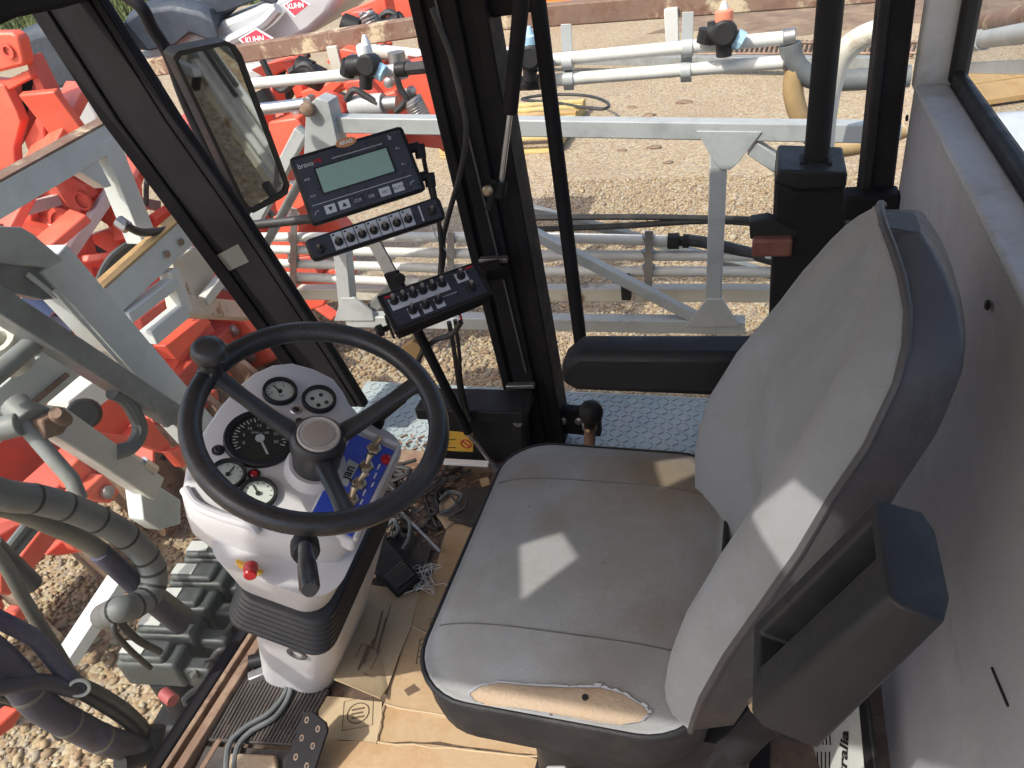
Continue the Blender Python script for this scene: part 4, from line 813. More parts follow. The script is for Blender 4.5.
for k in range(26):
    s = random.uniform(-.3, 5.5); a = P0+step*s+sx*random.uniform(.14, .34)+V((0, 0, random.uniform(-.12, .06)))
    m.tube([a, a+V((random.uniform(-.1, .1), random.uniform(-.1, .1), random.uniform(-.02, .1))), a+V((random.uniform(-.15, .15), random.uniform(-.15, .15), random.uniform(-.25, -.1)))], random.choice((.006, .01, .014)), 6, 5)
single('cable_tangle', m, 'hoseblk', 'tangle of thin black cables along the inner side of the valve row', 'cables')
m = MB(); m.bar(P0-step*.8+sx*.34+V((0, 0, -.25)), P0+step*6+sx*.34+V((0, 0, -.25)), .24, .1); single('valve_bracket', m, 'plastic', 'dark bracket rail between the valve row and the rusty sill rails', 'bracket', bevel=.02)
def hose(pts, r, m, lb, X=None, Z=None, seg=16, bands=(), name='rubber_hose', bm='inkblk', sm=10):
    f = (lambda p: PX(p[0], p[1], p[2] if len(p) > 2 else X)); P = spline([f(p) for p in pts], sm)
    t = thing(name, P[0], lb, 'hose'); mb = MB(); mb.tube(P, r, seg); part('tube', mb, m, t, ang=80)
    for b in bands:
        i = max(1, min(len(P)-2, int(b*(len(P)-1)))); d = (P[i+1]-P[i-1]).normalized()
        mb = MB(); mb.tube([P[i]-d*.004, P[i]+d*.004], r*1.03, seg); part('wrap_edge', mb, bm, t)
    return t
hose([(-60, 470), (0, 494), (40, 500), (80, 512), (120, 532), (146, 556), (154, 578), (148, 596), (134, 606), (118, 610), (104, 616, -1.62)], .034, 'hosegrey', 'thick grey tape wrapped hose curling down to the valve row', -1.5, bands=(.18, .26, .34, .42, .5, .57, .64, .72, .8, .9))
hose([(-40, 512), (0, 506), (50, 524), (90, 544), (124, 570), (150, 590), (185, 615, -1.62)], .024, 'hoseolive', 'dusty olive hose running under the thick grey wrapped hose', -1.56)
hose([(100, 552), (130, 580), (150, 600), (180, 626, -1.6)], .0265, 'purple', 'purple grey sleeve over the olive hose beside the wrapped hose bend', -1.555)
hose([(118, 612), (114, 630), (128, 648), (150, 668)], .008, 'hoseblk', 'thin black hose leaving the end of the wrapped hose, outer one', -1.5, name='thin_hose')
hose([(122, 610), (122, 624), (138, 640), (160, 652)], .010, 'hoseblk', 'thin black hose leaving the end of the wrapped hose, inner one', -1.5, name='thin_hose')
hose([(-14, 540), (6, 566), (28, 606), (56, 650), (76, 684)], .0125, 'hoseolive', 'straight dusty grey hose slanting down to the white cable tie', -1.32)
hose([(-60, 618), (0, 660), (40, 705), (80, 728), (110, 742), (150, 752)], .03, 'purple', 'thick purple black sleeved hose in the bottom left corner', -1.28, bands=(.35, .55, .75), bm='hoseolive')
hose([(-20, 610), (10, 625), (36, 640), (60, 668), (80, 690), (40, 682), (-20, 690)], .016, 'purple', 'black taped hose bend crossing the thick purple hose', -1.26)
hose([(-20, 690), (20, 700), (50, 720), (62, 735)], .014, 'hoseblk', 'black hose passing under the thick purple hose at the left edge', -1.33)
hose([(72, 680), (100, 692), (130, 712), (152, 736)], .011, 'hoseblk', 'upper of two black hoses leading from the cable tie to the bottom elbow', -1.27)
hose([(74, 690), (100, 705), (128, 724), (150, 748)], .011, 'hoseblk', 'lower of two black hoses leading from the cable tie to the bottom elbow', -1.28)
m = MB(); m.tube([PX(156, 726, -1.26), PX(150, 752, -1.26), PX(120, 764, -1.27)], .022, 12, 6); single('pipe_elbow', m, 'plastic', 'black pipe elbow at the near end of the valve row', 'elbow')
m = MB(); c = PX(79, 688, -1.24); m.tube([c+V((0, .012*math.cos(a), .022*math.sin(a)))+V((.012*math.cos(a), 0, 0)) for a in [i*.628 for i in range(10)]], .0035, 6, 2, True); single('cable_tie', m, 'cream', 'white cable tie around the hoses in the bottom left corner', 'cable tie')
m = MB(); m.tube([PX(158, 684, -1.45)+V((0, 0, -.04)), PX(158, 686, -1.43)+V((.02, 0, -.06))], .018, 12); single('drain_plug', m, mat('faded_pink_cap', (.3, .06, .06), .5), 'faded red round cap under the nearest boxy valve', 'cap')

# ================================================================== BEHIND THE REAR WINDOW
m = MB(); m.tube([PX(940, 32, 1.15), PX(985, 24, 1.12), PX(1060, 12, 1.05)], .055, 14, 4); single('rear_tube', m, 'rust', 'rusty tube crossing outside the rear window, uppermost', 'tube')
m = MB(); m.tube([PX(940, 46, 1.1), PX(985, 39, 1.08)], .055, 14); m.tube([PX(985, 39, 1.08), PX(1060, 28, 1.0)], .045, 14); single('rear_tube', m, 'galv', 'stepped grey tube crossing outside the rear window below the rusty one', 'tube')
m = MB(); m.bar(PX(930, 68, 1.3), PX(1070, 66, 1.1), .1, .06); single('rear_rail', m, 'cream', 'cream flat rail crossing outside the rear window', 'rail', bevel=.005)
for k, (x, y, lb) in enumerate(((990, 76, 'tan plank lying on the gravel behind the rear window, upper one'), (1012, 90, 'tan plank lying on the gravel behind the rear window, lower one'))):
    m = MB(); c = PZ(x, y, GND+.05); m.box(c, (.9, .45, .05), Matrix.Rotation(.3, 3, 'Z')); single('plank', m, 'wood', lb, 'plank', 'planks behind the cab', bevel=.005)
tk = thing('tank', (1.25, 1.9, -.3), 'large white tank just behind the rear window', 'tank')
m = MB(); c0 = PX(962, 108, .62); zt = c0.z
R_ = rrect(.62, 1.9, .9, c0.y, .12)
m.loft([[V((x, y, -.6)) for x, y in R_], [V((x, y, zt-.05)) for x, y in R_], [V((1.26+(x-1.26)*.97, 2+(y-2)*.97, zt-.012)) for x, y in R_], [V((1.26+(x-1.26)*.9, 2+(y-2)*.9, zt)) for x, y in R_]]); part('shell', m, 'tank', tk, 0, 60)
m = MB(); m.lathe((1.2, 2.0, zt), (0, 0, 1), [(.2, -.01), (.2, .05), (.16, .06)], 28); part('lid', m, 'tank', tk)
# ================================================================== STEERING CONSOLE
WC = V((-.595, .742, .73)); WN = V((.416, -.128, .90)).normalized()
E1 = (V((1, 0, 0))-WN*WN.x).normalized(); E2 = WN.cross(E1).normalized()
con = thing('steering_console', (-.9, .83, 0), 'white plastic steering console with round gauges, black wheel and pleated rubber boot', 'console')
DP = .13; PC = WC-WN*DP
def pn(x, y, h=0): return PP(x, y, PC, WN)+WN*h
outl = [(182, 486), (186, 462), (194, 446), (202, 430), (218, 406), (238, 384), (254, 371), (272, 363), (292, 361), (314, 367), (334, 377), (344, 390), (350, 402), (360, 413), (374, 424), (390, 434), (398, 442), (396, 454), (378, 490), (358, 526), (340, 540), (300, 540), (250, 530), (205, 515), (188, 502)]
P = [pn(*p) for p in outl]; c = sum(P, V())/len(P)
dn = -WN
def ring(k, d, extra=V((0, 0, 0))): return [c+(p-c)*k+dn*d+extra for p in P]
m = MB(); m.loft([ring(.94, -.001), ring(.975, .002), ring(1.0, .012), ring(1.01, .03), ring(1.0, .088), ring(.975, .106), ring(.91, .114)]); body = part('housing', m, 'white', con, 0, 50)
# front lip (a raised step in the near side of the housing)
m = MB(); m.tube([pn(185, 490, .002), pn(196, 506, .004), pn(220, 517, .004), pn(248, 526, .004), pn(257, 533, -.004)], .008, 10, 6); part('lip', m, 'white', body)
def sec(s, a, b, r, off=(0, 0)):
    o = WC-WN*s; return [o+E1*(x+off[0])+E2*(y+off[1]) for x, y in rrect(-a, a, -b, b, r)]
m = MB(); m.loft([sec(.20, .105, .17, .05), sec(.225, .10, .165, .05), sec(.325, .085, .142, .045), sec(.355, .08, .13, .04)]); part('column_cover', m, 'white', con, 0, 50)
rg = []
for i in range(7):
    for ds, k in ((0, 0), (.003, .006), (.0075, .008), (.0115, .006), (.014, 0)): rg.append(sec(.342+.0145*i+ds, .079+k+.002*i, .143+k+.002*i, .04, (.012, 0)))
m = MB(); m.loft(rg); part('rubber_boot', m, 'boot', con, 0, 60)
m = MB(); m.loft([sec(.425, .082, .14, .05, (.02, 0)), sec(.445, .088, .148, .05, (.024, 0)), sec(.50, .085, .138, .05, (.028, 0)), sec(.83, .08, .12, .05, (.03, 0))]); ped = part('pedestal', m, 'white', con, 0, 50)
m = MB(); m.lathe(WC-WN*.52+E1*.045-E2*.139, -E2, [(.02, -.01), (.02, .001), (.012, .001), (.01, -.004)], 14); part('bolt_recess', m, 'greyvinyl', ped)
# steering wheel
RM, RT_ = .1745, .0158
wh = MB(); wh.tube([WC+(E1*math.cos(a)+E2*math.sin(a))*RM for a in [2*math.pi*i/72 for i in range(72)]], RT_, 16, 0, True); sw = part('steering_wheel', wh, 'rubber', con, ang=80, label='black three spoke steering wheel with a spinner knob')
HB = WC-WN*.045
m = MB(); m.lathe(WC-WN*.115, WN, [(.036, 0), (.038, .03), (.041, .045), (.042, .06), (.040, .07), (.035, .075)], 32); part('hub', m, 'rubber', sw)
m = MB(); m.lathe(WC-WN*.042, WN, [(.032, 0), (.032, .005), (.030, .0065), (.0285, .0055), (.028, .0045)], 32); cap = part('hub_cap', m, mat('dusty_hub_cap', (.45, .42, .38), .55, var=.1, col2=(.27, .22, .17), nscale=30, thr=(.5, .7)), sw)
m = MB(); m.lathe(WC-WN*.038, WN, [(.0225, 0), (.0225, .0022), (.021, .0026)], 28); part('cap_disc', m, mat('dusty_cap_disc', (.34, .29, .24), .6, var=.1), cap)
for x, y in ((207, 371), (407, 386), (349, 517)):
    d = PP(x, y, WC, WN)-WC; d.normalize(); s = WN.cross(d); rings = []
    for q, hw, ht, hh in ((.035, .017, .012, -.062), (.07, .014, .011, -.05), (.12, .0125, .0105, -.026), (.155, .014, .011, -.008), (.172, .02, .01, 0)):
        o = WC+d*q+WN*hh; rings.append([o+s*(hw*math.cos(a))+WN*(ht*math.sin(a)) for a in [2*math.pi*k/12 for k in range(12)]])
    m = MB(); m.loft(rings); part('spoke', m, 'rubber', sw, ang=70)
d = (PP(207, 371, WC, WN)-WC).normalized(); kb = WC+d*RM
m = MB(); m.lathe(kb+WN*.005, WN, [(.017, 0), (.016, .012), (.012, .02), (.013, .026), (.022, .03), (.0255, .038), (.025, .046), (.02, .0535), (.01, .057), (.001, .058)], 24); part('spinner_knob', m, 'rubber', sw, ang=60)
m = MB(); m.lathe(kb+WN*.0, d, [(.021, -.012), (.021, .012)], 16); part('knob_clamp', m, 'rubber', sw)
# shaft collar between the panel and the wheel
m = MB(); m.lathe(WC-WN*.131, WN, [(.05, 0), (.048, .008), (.042, .02)], 28); part('shaft_collar', m, 'white', con)
# gauges
def gauge(x, y, r, face, bez=.25, ticks=0, arc=(-220, 40), needle=None, dots=None, yel=None, txt=None):
    o = pn(x, y); m = MB(); m.lathe(o, WN, [(r, -.004), (r, .008), (r*.96, .0105), (r*.82, .009), (r*.8, .003)], 36, True, False); g_ = part('gauge', m, 'plastic', con)
    m = MB(); m.lathe(o, WN, [(r*.81, .0), (r*.81, .0035)], 36); part('dial', m, face, g_)
    ink = 'whitepaint' if face == 'dialb' else 'inkblk'; m = MB(); mn_ = MB()
    gx = (pn(x+10, y)-o).normalized(); gy = WN.cross(gx)
    if ticks:
        for i in range(ticks+1):
            a = math.radians(arc[0]+(arc[1]-arc[0])*i/ticks); dd = gx*math.cos(-a)+gy*math.sin(-a); l = .14 if i % 2 == 0 else .08
            (mn_ if yel and i >= yel else m).bar(o+dd*r*.74+WN*.0042, o+dd*r*(.74-l)+WN*.0042, r*.03, .0006, WN)
        part('scale_marks', m, ink, g_, smooth=False)
        if yel: part('scale_marks', mn_, 'yellow', g_, smooth=False)
    if needle is not None:
        a = math.radians(needle); dd = gx*math.cos(-a)+gy*math.sin(-a); m = MB(); m.bar(o-dd*r*.12+WN*.005, o+dd*r*.6+WN*.005, r*.06, .001, WN); m.lathe(o, WN, [(r*.13, .004), (r*.13, .0065)], 14); part('needle', m, 'whitepaint' if face == 'dialb' else 'inkblk', g_)
    if dots:
        m = MB()
        for dx, dy in dots: m.lathe(o+gx*r*dx+gy*r*dy, WN, [(r*.13, .003), (r*.13, .0045)], 14)
        part('warning_lights', m, 'dialb', g_)
    if txt:
        for s, dx, dy, sz in txt:
            tm = text_mb(s, o+gx*r*dx+gy*r*dy+WN*.0042, gx, gy, sz, .0002); part('numerals', tm, ink, g_, smooth=False)
    m = MB(); m.lathe(o, WN, [(r*.8, .0075), (r*.8, .0078)], 28); part('cover_glass', m, 'glassr', g_)
    return g_
gauge(260, 440, .055, 'dialb', ticks=26, arc=(-210, 20), needle=68, txt=[(str(n), .46*math.cos(math.radians(a)), -.46*math.sin(math.radians(a)), .008) for n, a in ((0, -200), (5, -165), (10, -130), (15, -95), (20, -60), (25, -20), (30, 15))]+[('RPM x 100', 0, .2, .006)])
gauge(280, 393, .0285, 'dialw', ticks=10, arc=(-200, 10), needle=-130, yel=7, txt=[('0', -.45, -.1, .007), ('bar', .1, -.3, .007), ('5', .2, .42, .007)])
gauge(319, 401, .0285, 'dialw', dots=[(-.38, .08), (.12, .36), (-.05, -.42), (.42, -.2)])
gauge(228, 476, .027, 'dialw', ticks=8, arc=(-200, 10), needle=-60)
gauge(258, 495, .028, 'dialw', ticks=8, arc=(-200, 10), needle=-120)
for x, y, r, k in ((296, 411, .009, 'dialb'), (299, 422, .0085, 'dialb'), (218, 451, .0095, 'dialb'), (254, 475, .0095, 'redlens')):
    o = pn(x, y); m = MB(); m.lathe(o, WN, [(r, -.002), (r, .003), (r*.9, .004), (r*.68, .004), (r*.66, .002)], 20, True, False); t = part('pilot_light', m, 'chrome' if k == 'dialb' and y < 430 else 'plastic', con)
    m = MB(); m.lathe(o, WN, [(r*.68, 0), (r*.66, .004), (r*.4, .006), (r*.3, .0055)], 16); part('lens', m, k, t)
# blue switch tray
TQ = Quad([(353, 432), (396, 450), (352, 540), (309, 517)], PC+WN*.006, WN)
m = MB(); m.prism(TQ.rect(-.06, -.05, 1.08, 1.02, -.002), -WN*.03); tr = part('switch_tray', m, 'white', con, .006)
m = MB(); m.prism(TQ.rect(.02, .02, .98, .98, .0), WN*.002); bl = part('blue_plate', m, 'blue', tr)
m = MB(); m.bar(TQ.p(1.04, -.04, .003), TQ.p(1.06, 1.0, .003), .008, .014, WN); m.bar(TQ.p(-.02, -.04, .003), TQ.p(1.06, -.04, .003), .008, .014, WN); part('raised_rim', m, 'white', tr, .004)
for x, y in ((374, 450), (366, 468), (359, 485), (351, 501)):
    o = TQ.px(x, y, .002); tl = TQ.px(x+{374: 9, 366: 6, 359: 9, 351: 4}[x], y-{374: 6, 366: 9, 359: 5, 351: 9}[x], .002)-o; tl.normalize()
    m = MB(); m.lathe(o, WN, [(.0125, 0), (.0125, .004), (.010, .006), (.0065, .0065), (.0065, .012)], 6); t = part('toggle_switch', m, 'brass', tr)
    m = MB(); m.tube([o+WN*.011, o+WN*.018+tl*.005, o+WN*.024+tl*.010], [.0035, .005, .0062], 10); part('lever', m, 'brass', t)
m = MB(); o = TQ.px(386, 461, .002); m.lathe(o, WN, [(.009, 0), (.009, .005), (.006, .007), (.001, .0072)], 18); part('red_button', m, 'redlens', tr)
q = Quad([(336, 480), (349, 459), (359, 465), (347, 487)], PC+WN*.0085, WN)
m = MB(); m.prism(q.rect(0, 0, 1, 1, .0), WN*.001); lb = part('name_label', m, 'paper', tr)
tm = text_mb('Jan', q.p(.5, .5, .0014), q.p(1, .5)-q.p(0, .5), q.p(.5, 0)-q.p(.5, 1), .022, .0002, bold=.0004); part('label_text', tm, 'inkblk', lb, smooth=False)
m = MB(); random.seed(3)
for k in range(7):
    u = .80+random.uniform(-.02, .12); v0 = .22+.1*k; m.prism([TQ.p(u, v0, .0026), TQ.p(u+.035, v0, .0026), TQ.p(u+.035, v0+random.uniform(.04, .085), .0026), TQ.p(u, v0+.06, .0026)], WN*.0002)
part('printed_marks', m, 'whitepaint', tr, smooth=False)
# stalk, warning plate and red push button on the near side
a, b = PY(305, 547, .575), PY(310, 590, .47)
m = MB(); m.lathe(PY(305, 547, .60), (b-a), [(.02, -.01), (.02, .015), (.017, .02), (.0165, .03)], 18); sk = part('stalk', m, 'plastic', con)
m = MB(); d = (b-a); m.tube([a, a+d*.25, a+d*.5, a+d*.92, b], [.009, .0098, .0122, .0122, .009], 16); gk = part('grip', m, 'rubber', sk, ang=60)
m = MB(); o = PY(251, 566, .60); m.lathe(o, PY(249, 588, .56)-o, [(.0105, 0), (.0105, .010), (.0095, .011), (.0095, .02), (.008, .022)], 16); part('push_button', m, 'redlens', con)
m = MB(); m.prism([PY(x, y, .603) for x, y in ((235, 562), (245, 566), (262, 574), (255, 577), (240, 570))], (0, .006, 0)); part('warning_plate', m, 'yellow', con)
m = MB(); m.tube([PY(378, 415, .9), PY(400, 396, .88)], .014, 12); m.tube([PY(400, 396, .88), PY(407, 388, .87)], .009, 10); m.ball(PY(372, 421, .9), .022); part('lever', m, 'plastic', con)

# ================================================================== SEAT
seat = thing('driver_seat', (-.15, .73, 0), 'worn grey cloth driver seat with black vinyl sides and a torn cushion edge', 'seat')
CX0, CX1, CY0, CY1 = -.412, -.028, .487, 1.0
def cush(k, z, dx=0): 
    cx, cy = (CX0+CX1)/2, (CY0+CY1)/2; return [V((cx+(x-cx)*k+dx, cy+(y-cy)*k, z)) for x, y in rrect(CX0, CX1, CY0, CY1, .085, 8)]
def ctop(x, y):
    cx, cy = (CX0+CX1)/2, (CY0+CY1)/2; u = abs(x-cx)/((CX1-CX0)/2); v = abs(y-cy)/((CY1-CY0)/2)
    r = max(u, v, ((u**4+v**4)**.25)); return .492+.026*max(0, 1-r**4)-.004*math.exp(-((x+.12)**2+(y-.74)**2)/.02)
m = MB(); rings = [cush(.93, .395), cush(.985, .41), cush(1.0, .44), cush(1.0, .487)]; m.loft(rings, True, False); sb = part('cushion_base', m, 'vinyl', seat, 0, 60)
m = MB(); rr2 = []
for k in [1.0, .99, .975, .955, .93, .9, .86, .8, .72, .62, .5, .36, .2, .06]:
    rr2.append([V((p.x, p.y, ctop(p.x, p.y) if k < .999 else .487)) for p in cush(k, 0)])
m.loft(rr2, False, True); cu = part('cushion', m, 'cloth', seat, 0, 80)
m = MB(); m.tube(cush(1.002, .489), .0042, 8, 0, True); part('piping', m, 'vinyl', cu)
for y0, y1 in ((.885, .893), (.592, .600)):
    m = MB(); m.tube([V((x, y0+(y1-y0)*(x+.4)/.4, ctop(x, y0+(y1-y0)*(x+.4)/.4)-.0002)) for x in [-.40+.42*i/24 for i in range(25)]], .0011, 6); part('seam', m, 'greyvinyl', cu)
# the tear with foam showing, and a frayed rim
tear = [(470, 694), (480, 687), (500, 683), (530, 686), (570, 688), (600, 688), (622, 694), (645, 708), (648, 714), (640, 722), (622, 725), (596, 722), (560, 715), (520, 709), (486, 705), (474, 701)]
def onseat(x, y, h):
    p = PZ(x, y, .495)
    for _ in range(4): p = PZ(x, y, ctop(p.x, p.y)+h)
    return p
tp = [onseat(x, y, .0008) for x, y in tear]; tc_ = sum(tp, V())/len(tp)
m = MB(); m.loft([[p for p in tp]]+[[V(((tc_+(p-tc_)*k).x, (tc_+(p-tc_)*k).y, ctop((tc_+(p-tc_)*k).x, (tc_+(p-tc_)*k).y)+.001+.004*(1-k**2))) for p in tp] for k in (.9, .7, .4, .1)], False, True); fo = part('torn_foam', m, 'foam', cu, 0, 80, label='patch of bare tan foam in the torn near edge')
random.seed(5); m = MB()
for i in range(len(tp)):
    a, b = tp[i], tp[(i+1) % len(tp)]; out_ = (a-tc_).normalized(); n = 4
    for k in range(n):
        p = a.lerp(b, k/n); q = a.lerp(b, (k+1)/n); w = random.uniform(.001, .005); m.add([p+V((0, 0, .0015)), q+V((0, 0, .0015)), q+out_*w+V((0, 0, .003)), p+out_*w*1.2+V((0, 0, .003))], [(0, 1, 2, 3)])
part('frayed_edge', m, mat('frayed_lining', (.3, .31, .33), .9), cu)
m = MB(); p = onseat(585, 697, .006); m.lathe(p, (0, 0, 1), [(.004, -.002), (.004, .0005)], 10); part('hole', m, 'inkblk', fo)
# backrest
TB = [(.47, -.055, .15, .016), (.482, -.053, .20, .022), (.505, -.05, .228, .028), (.55, -.045, .240, .033), (.60, -.036, .245, .036), (.67, -.014, .241, .039), (.75, .022, .226, .042), (.80, .047, .211, .04), (.85, .07, .191, .038), (.90, .095, .175, .04), (.95, .114, .152, .034), (.975, .120, .132, .028), (.995, .1215, .108, .02), (1.012, .118, .078, .010), (1.025, .112, .05, .006), (1.033, .107, .022, .003)]
YB = .725; NU = 28
def dens(T, k=3):
    o = []
    for i in range(len(T)-1):
        for j in range(k): t = j/k; o.append(tuple(a+(b-a)*t for a, b in zip(T[i], T[i+1])))
    return o+[T[-1]]
TD = dens(TB)
front, back = [], []
for z, xe, hw, B in TD:
    fr_, bk_ = [], []
    for j in range(NU+1):
        u = -1+2*j/NU; au = abs(u); bul = (1-au**18)*(.35+.75*math.exp(-((au-.84)/.22)**2)+.25*math.exp(-(u/.4)**2)*(1 if z < .72 else .5))
        dp = .074*min(1, max(0, (.80-z)/.2))*max(0, 1-(u/.8)**2)
        fr_.append(V((xe-B*bul*1.05*(1-min(1, dp*12)*.6)+dp-.0015*math.sin(23*u+z*31)*(1-au**4), YB+hw*u, z)))
        T_ = .046+.014*math.sin(min(1, max(0, (z-.48)/.5))*math.pi)
        if z > .97: T_ *= 1-.3*(z-.97)/.06
        bk_.append(V((xe+T_*(1-au**26)**.5+.022*(1-u*u)*min(1, (1.04-z)/.12), YB+hw*u, z-.006*max(0, (z-.95)/.08))))
    front.append(fr_); back.append(bk_)
m = MB(); m.loft(front, False, False, False); m.add([V((p.x, p.y, p.z)) for p in front[0]], [tuple(range(NU+1))]); br = part('backrest', m, 'clothb', seat, 0, 80)
m = MB(); m.loft(back, False, False, False); m.loft([[a for a in front[0]], [b for b in back[0]]], False, False, False); m.loft([[a for a in front[-1]], [b for b in back[-1]]], False, False, False); part('backrest_shell', m, 'shell', br, 0, 80)
edge = [r[0] for r in front]+[r[-1] for r in front[::-1]]
m = MB(); m.tube([p+V((.001, 0, 0)) for p in edge], .004, 8, 0, True); part('piping', m, 'shell', br)
# armrests: the far one down, the near one folded up so that its hollow underside faces forward
m = MB(); m.prism([V((x, 1.035, z)) for x, z in ((-.318, .60), (-.312, .635), (-.285, .662), (.02, .672), (.02, .60), (-.05, .585), (-.29, .583))], (0, .07, 0)); ar = part('armrest', m, 'plastic', seat, .014, 60)
m = MB(); m.bar((-.02, 1.02, .45), (.05, 1.04, .63), .03, .03, (0, 1, 0)); part('bracket', m, 'black', ar, .004)
F_ = PY(877, 508, .41); N_ = PY(884, 583, .332); G_ = PY(752, 636, .41); K_ = PY(754, 697, .332); Bk = PY(939, 540, .41)-F_; Bn = PY(955, 592, .332)-N_
dB = ((Bk+Bn)/2); dB = V((dB.x, 0, dB.z))
ct = (F_+N_)/2; cb = (G_+K_)/2; L_a = V((ct.x-cb.x, 0, ct.z-cb.z)); Yf, Yn = .408, .33
def arm_pt(l, y, d): return V((cb.x, y, cb.z))+L_a*l+dB*d*(1.55-.55*l)
oute = [(0, Yn), (0, Yf), (1, Yf), (1, Yn)]
def arm_ring(i, d): return [arm_pt(l0, y0, d) for l0, y0 in ((0+i*.5, Yn+i*.34), (0+i*.5, Yf-i*.13), (1-i*.4, Yf-i*.13), (1-i*.4, Yn+i*.34))]
m = MB(); m.loft([arm_ring(.11, .85), arm_ring(.105, .06), arm_ring(.095, .0), arm_ring(.0, .0), arm_ring(-.02, .15), arm_ring(-.025, .75), arm_ring(.05, 1.0)]); al = part('armrest', m, 'vinyl', seat, .012, 60, label='black armrest folded up, its hollow underside facing forward')
m = MB(); m.tube([PY(735, 752, .40), PY(765, 722, .40), PY(800, 712, .39)], .014, 12, 4); m.lathe(PY(795, 730, .37), (0, 1, 0), [(.02, 0), (.02, .03), (.014, .034)], 12); m.bar(PY(715, 775, .42), PY(770, 712, .42), .03, .012, (0, 1, 0)); ab = part('bracket', m, 'black', al, .003)
m = MB(); m.tube([PY(757, 707, .40), PY(766, 700, .40)], .009, 10); part('bolt', m, 'brass', ab)
# base under the cushion
m = MB(); m.loft([[V((x, y, z)) for x, y in rrect(-.30*k, .02, .55, .93, .04)] for z, k in ((.02, 1.0), (.05, 1.0), (.34, .95), (.395, 1.02))]); part('suspension_base', m, 'plastic', seat, 0, 40)
m = MB(); m.bar(PZ(557, 768, .3), PZ(557, 800, .3), .03, .02); part('adjuster', m, 'galv', seat, .004)
m = MB(); m.box((-.14, .74, .012), (.4, .42, .02)); part('base_plate', m, 'plastic', seat, .004)

# ================================================================== MONITOR AND SWITCH BOXES
def kbox(name, px, pt, n, th, label, cat, face_h=.003, m='plastic', bev=.008):
    q = Quad(px, pt, V(n)); t = thing(name, sum(q.c, V())/4-q.n*th, label, cat); mb = MB(); mb.prism(q.rect(0, 0, 1, 1), -q.n*th); part('case', mb, m, t, bev); return t, q
mp0 = PY(358, 175, 1.3)
mon, Q = kbox('spray_monitor', [(288, 158), (402, 125), (427, 190), (312, 227)], mp0, (.5, -.80, .38), .045, 'black spray control monitor with green screen and keypad beside the side pillar', 'monitor')
def onq(Q, t, poly, h, th, m, name, par=None, bev=0): mb = MB(); mb.prism([Q.p(u, v, h) for u, v in poly], Q.n*th); return part(name, mb, m, par or t, bev)
def R4(u0, v0, u1, v1): return [(u0, v0), (u1, v0), (u1, v1), (u0, v1)]
fp = onq(Q, mon, R4(.035, .05, .965, .95), .0005, .0012, 'blueblk', 'face_plate')
sc_ = onq(Q, mon, R4(.17, .23, .815, .62), .002, .0015, 'plastic', 'screen_bezel'); onq(Q, mon, R4(.185, .25, .80, .60), .0037, .0006, 'lcd', 'screen', sc_)
def qt(Q, par, s, u, v, size, m='whitepaint', h=.0022, name='lettering', bold=0, align='CENTER'):
    part(name, text_mb(s, Q.p(u, v, h), Q.U(), -Q.Vd(), size, .0002, align, bold), m, par, smooth=False)
qt(Q, fp, 'bravo', .05, .16, .0135, 'greykey', align='LEFT', bold=.0001); qt(Q, fp, '180', .185, .155, .0105, 'redlens', align='LEFT', bold=.0003)
for v0 in (.17, .72): onq(Q, mon, R4(.06 if v0 > .5 else .34, v0, .92 if v0 > .5 else .78, v0+.008), .002, .0003, 'greykey', 'line', fp)
mb = MB(); uu, vv = Q.U(), Q.Vd(); o = Q.p(.5, .015, .001)
mb.prism([o+uu*(.021*math.cos(a))+vv*(.0085*math.sin(a)) for a in [2*math.pi*i/24 for i in range(24)]], Q.n*.002); lg = part('maker_badge', mb, mat('badge_orange', (.55, .26, .12), .4), mon)
qt(Q, lg, 'ARAG', .5, .015, .010, 'whitepaint', .0036, bold=.0004)
for i, (s, k) in enumerate((('', 0), ('v', 1), ('^', 1), ('CLR', 0), ('OK', 0), ('ESC', 1), ('AUTO', 1), ('', 0))):
    u = .075+i*.118; kk = onq(Q, mon, R4(u-.046, .775, u+.046, .90), .002, .0012, 'greykey' if k else 'blueblk', 'key', fp, .0006)
    if s in 'v^' and s:
        d = 1 if s == 'v' else -1; onq(Q, mon, [(u-.02, .8375-.03*d), (u+.02, .8375-.03*d), (u, .8375+.035*d)], .0034, .0003, 'inkblk', 'arrow', kk)
    elif s: qt(Q, kk, s, u, .84, .008, 'inkblk' if k else 'greykey', .0036)
    else:
        mb = MB(); mb.tube([Q.p(u-.02, .86, .0034), Q.p(u-.005, .82, .0034), Q.p(u+.025, .81, .0034)], .0006, 5); part('arrow', mb, 'greykey', kk)
for u, v in ((.09, .36), (.09, .6), (.89, .3), (.89, .54)):
    kk = onq(Q, mon, R4(u-.045, v-.05, u+.045, v+.05), .002, .0006, 'blueblk', 'key', fp); qt(Q, kk, '<>' if u < .5 else '+-', u, v, .010, 'greykey', .003)
qt(Q, fp, 'b', .86, .12, .013, 'greykey')
for px_, py_, lb in ((420, 147, 'upper'), (430, 176, 'lower')):
    a = Q.px(px_-12, py_+1, -.02); mb = MB(); mb.tube([a, Q.px(px_, py_-2, -.02)], .010, 12); mb.tube([Q.px(px_, py_-4, -.02), Q.px(px_+2, py_+10, -.02)], .011, 12); part('plug', mb, 'plastic', mon)
sp0 = PY(375, 230, 1.27)
swb, Q2 = kbox('switch_box', [(303, 240), (439, 195), (447, 218), (312, 262)], sp0, (.45, -.75, .5), .035, 'long black box with a row of nine toggle switches under the monitor', 'switch box', bev=.010)
f2_ = onq(Q2, swb, R4(.03, .1, .97, .9), .0005, .0012, 'blueblk', 'face_plate')
tog = [(.085, .56, 0)]+[(.225+.085*i, .5, 1) for i in range(7)]+[(.915, .5, 0)]
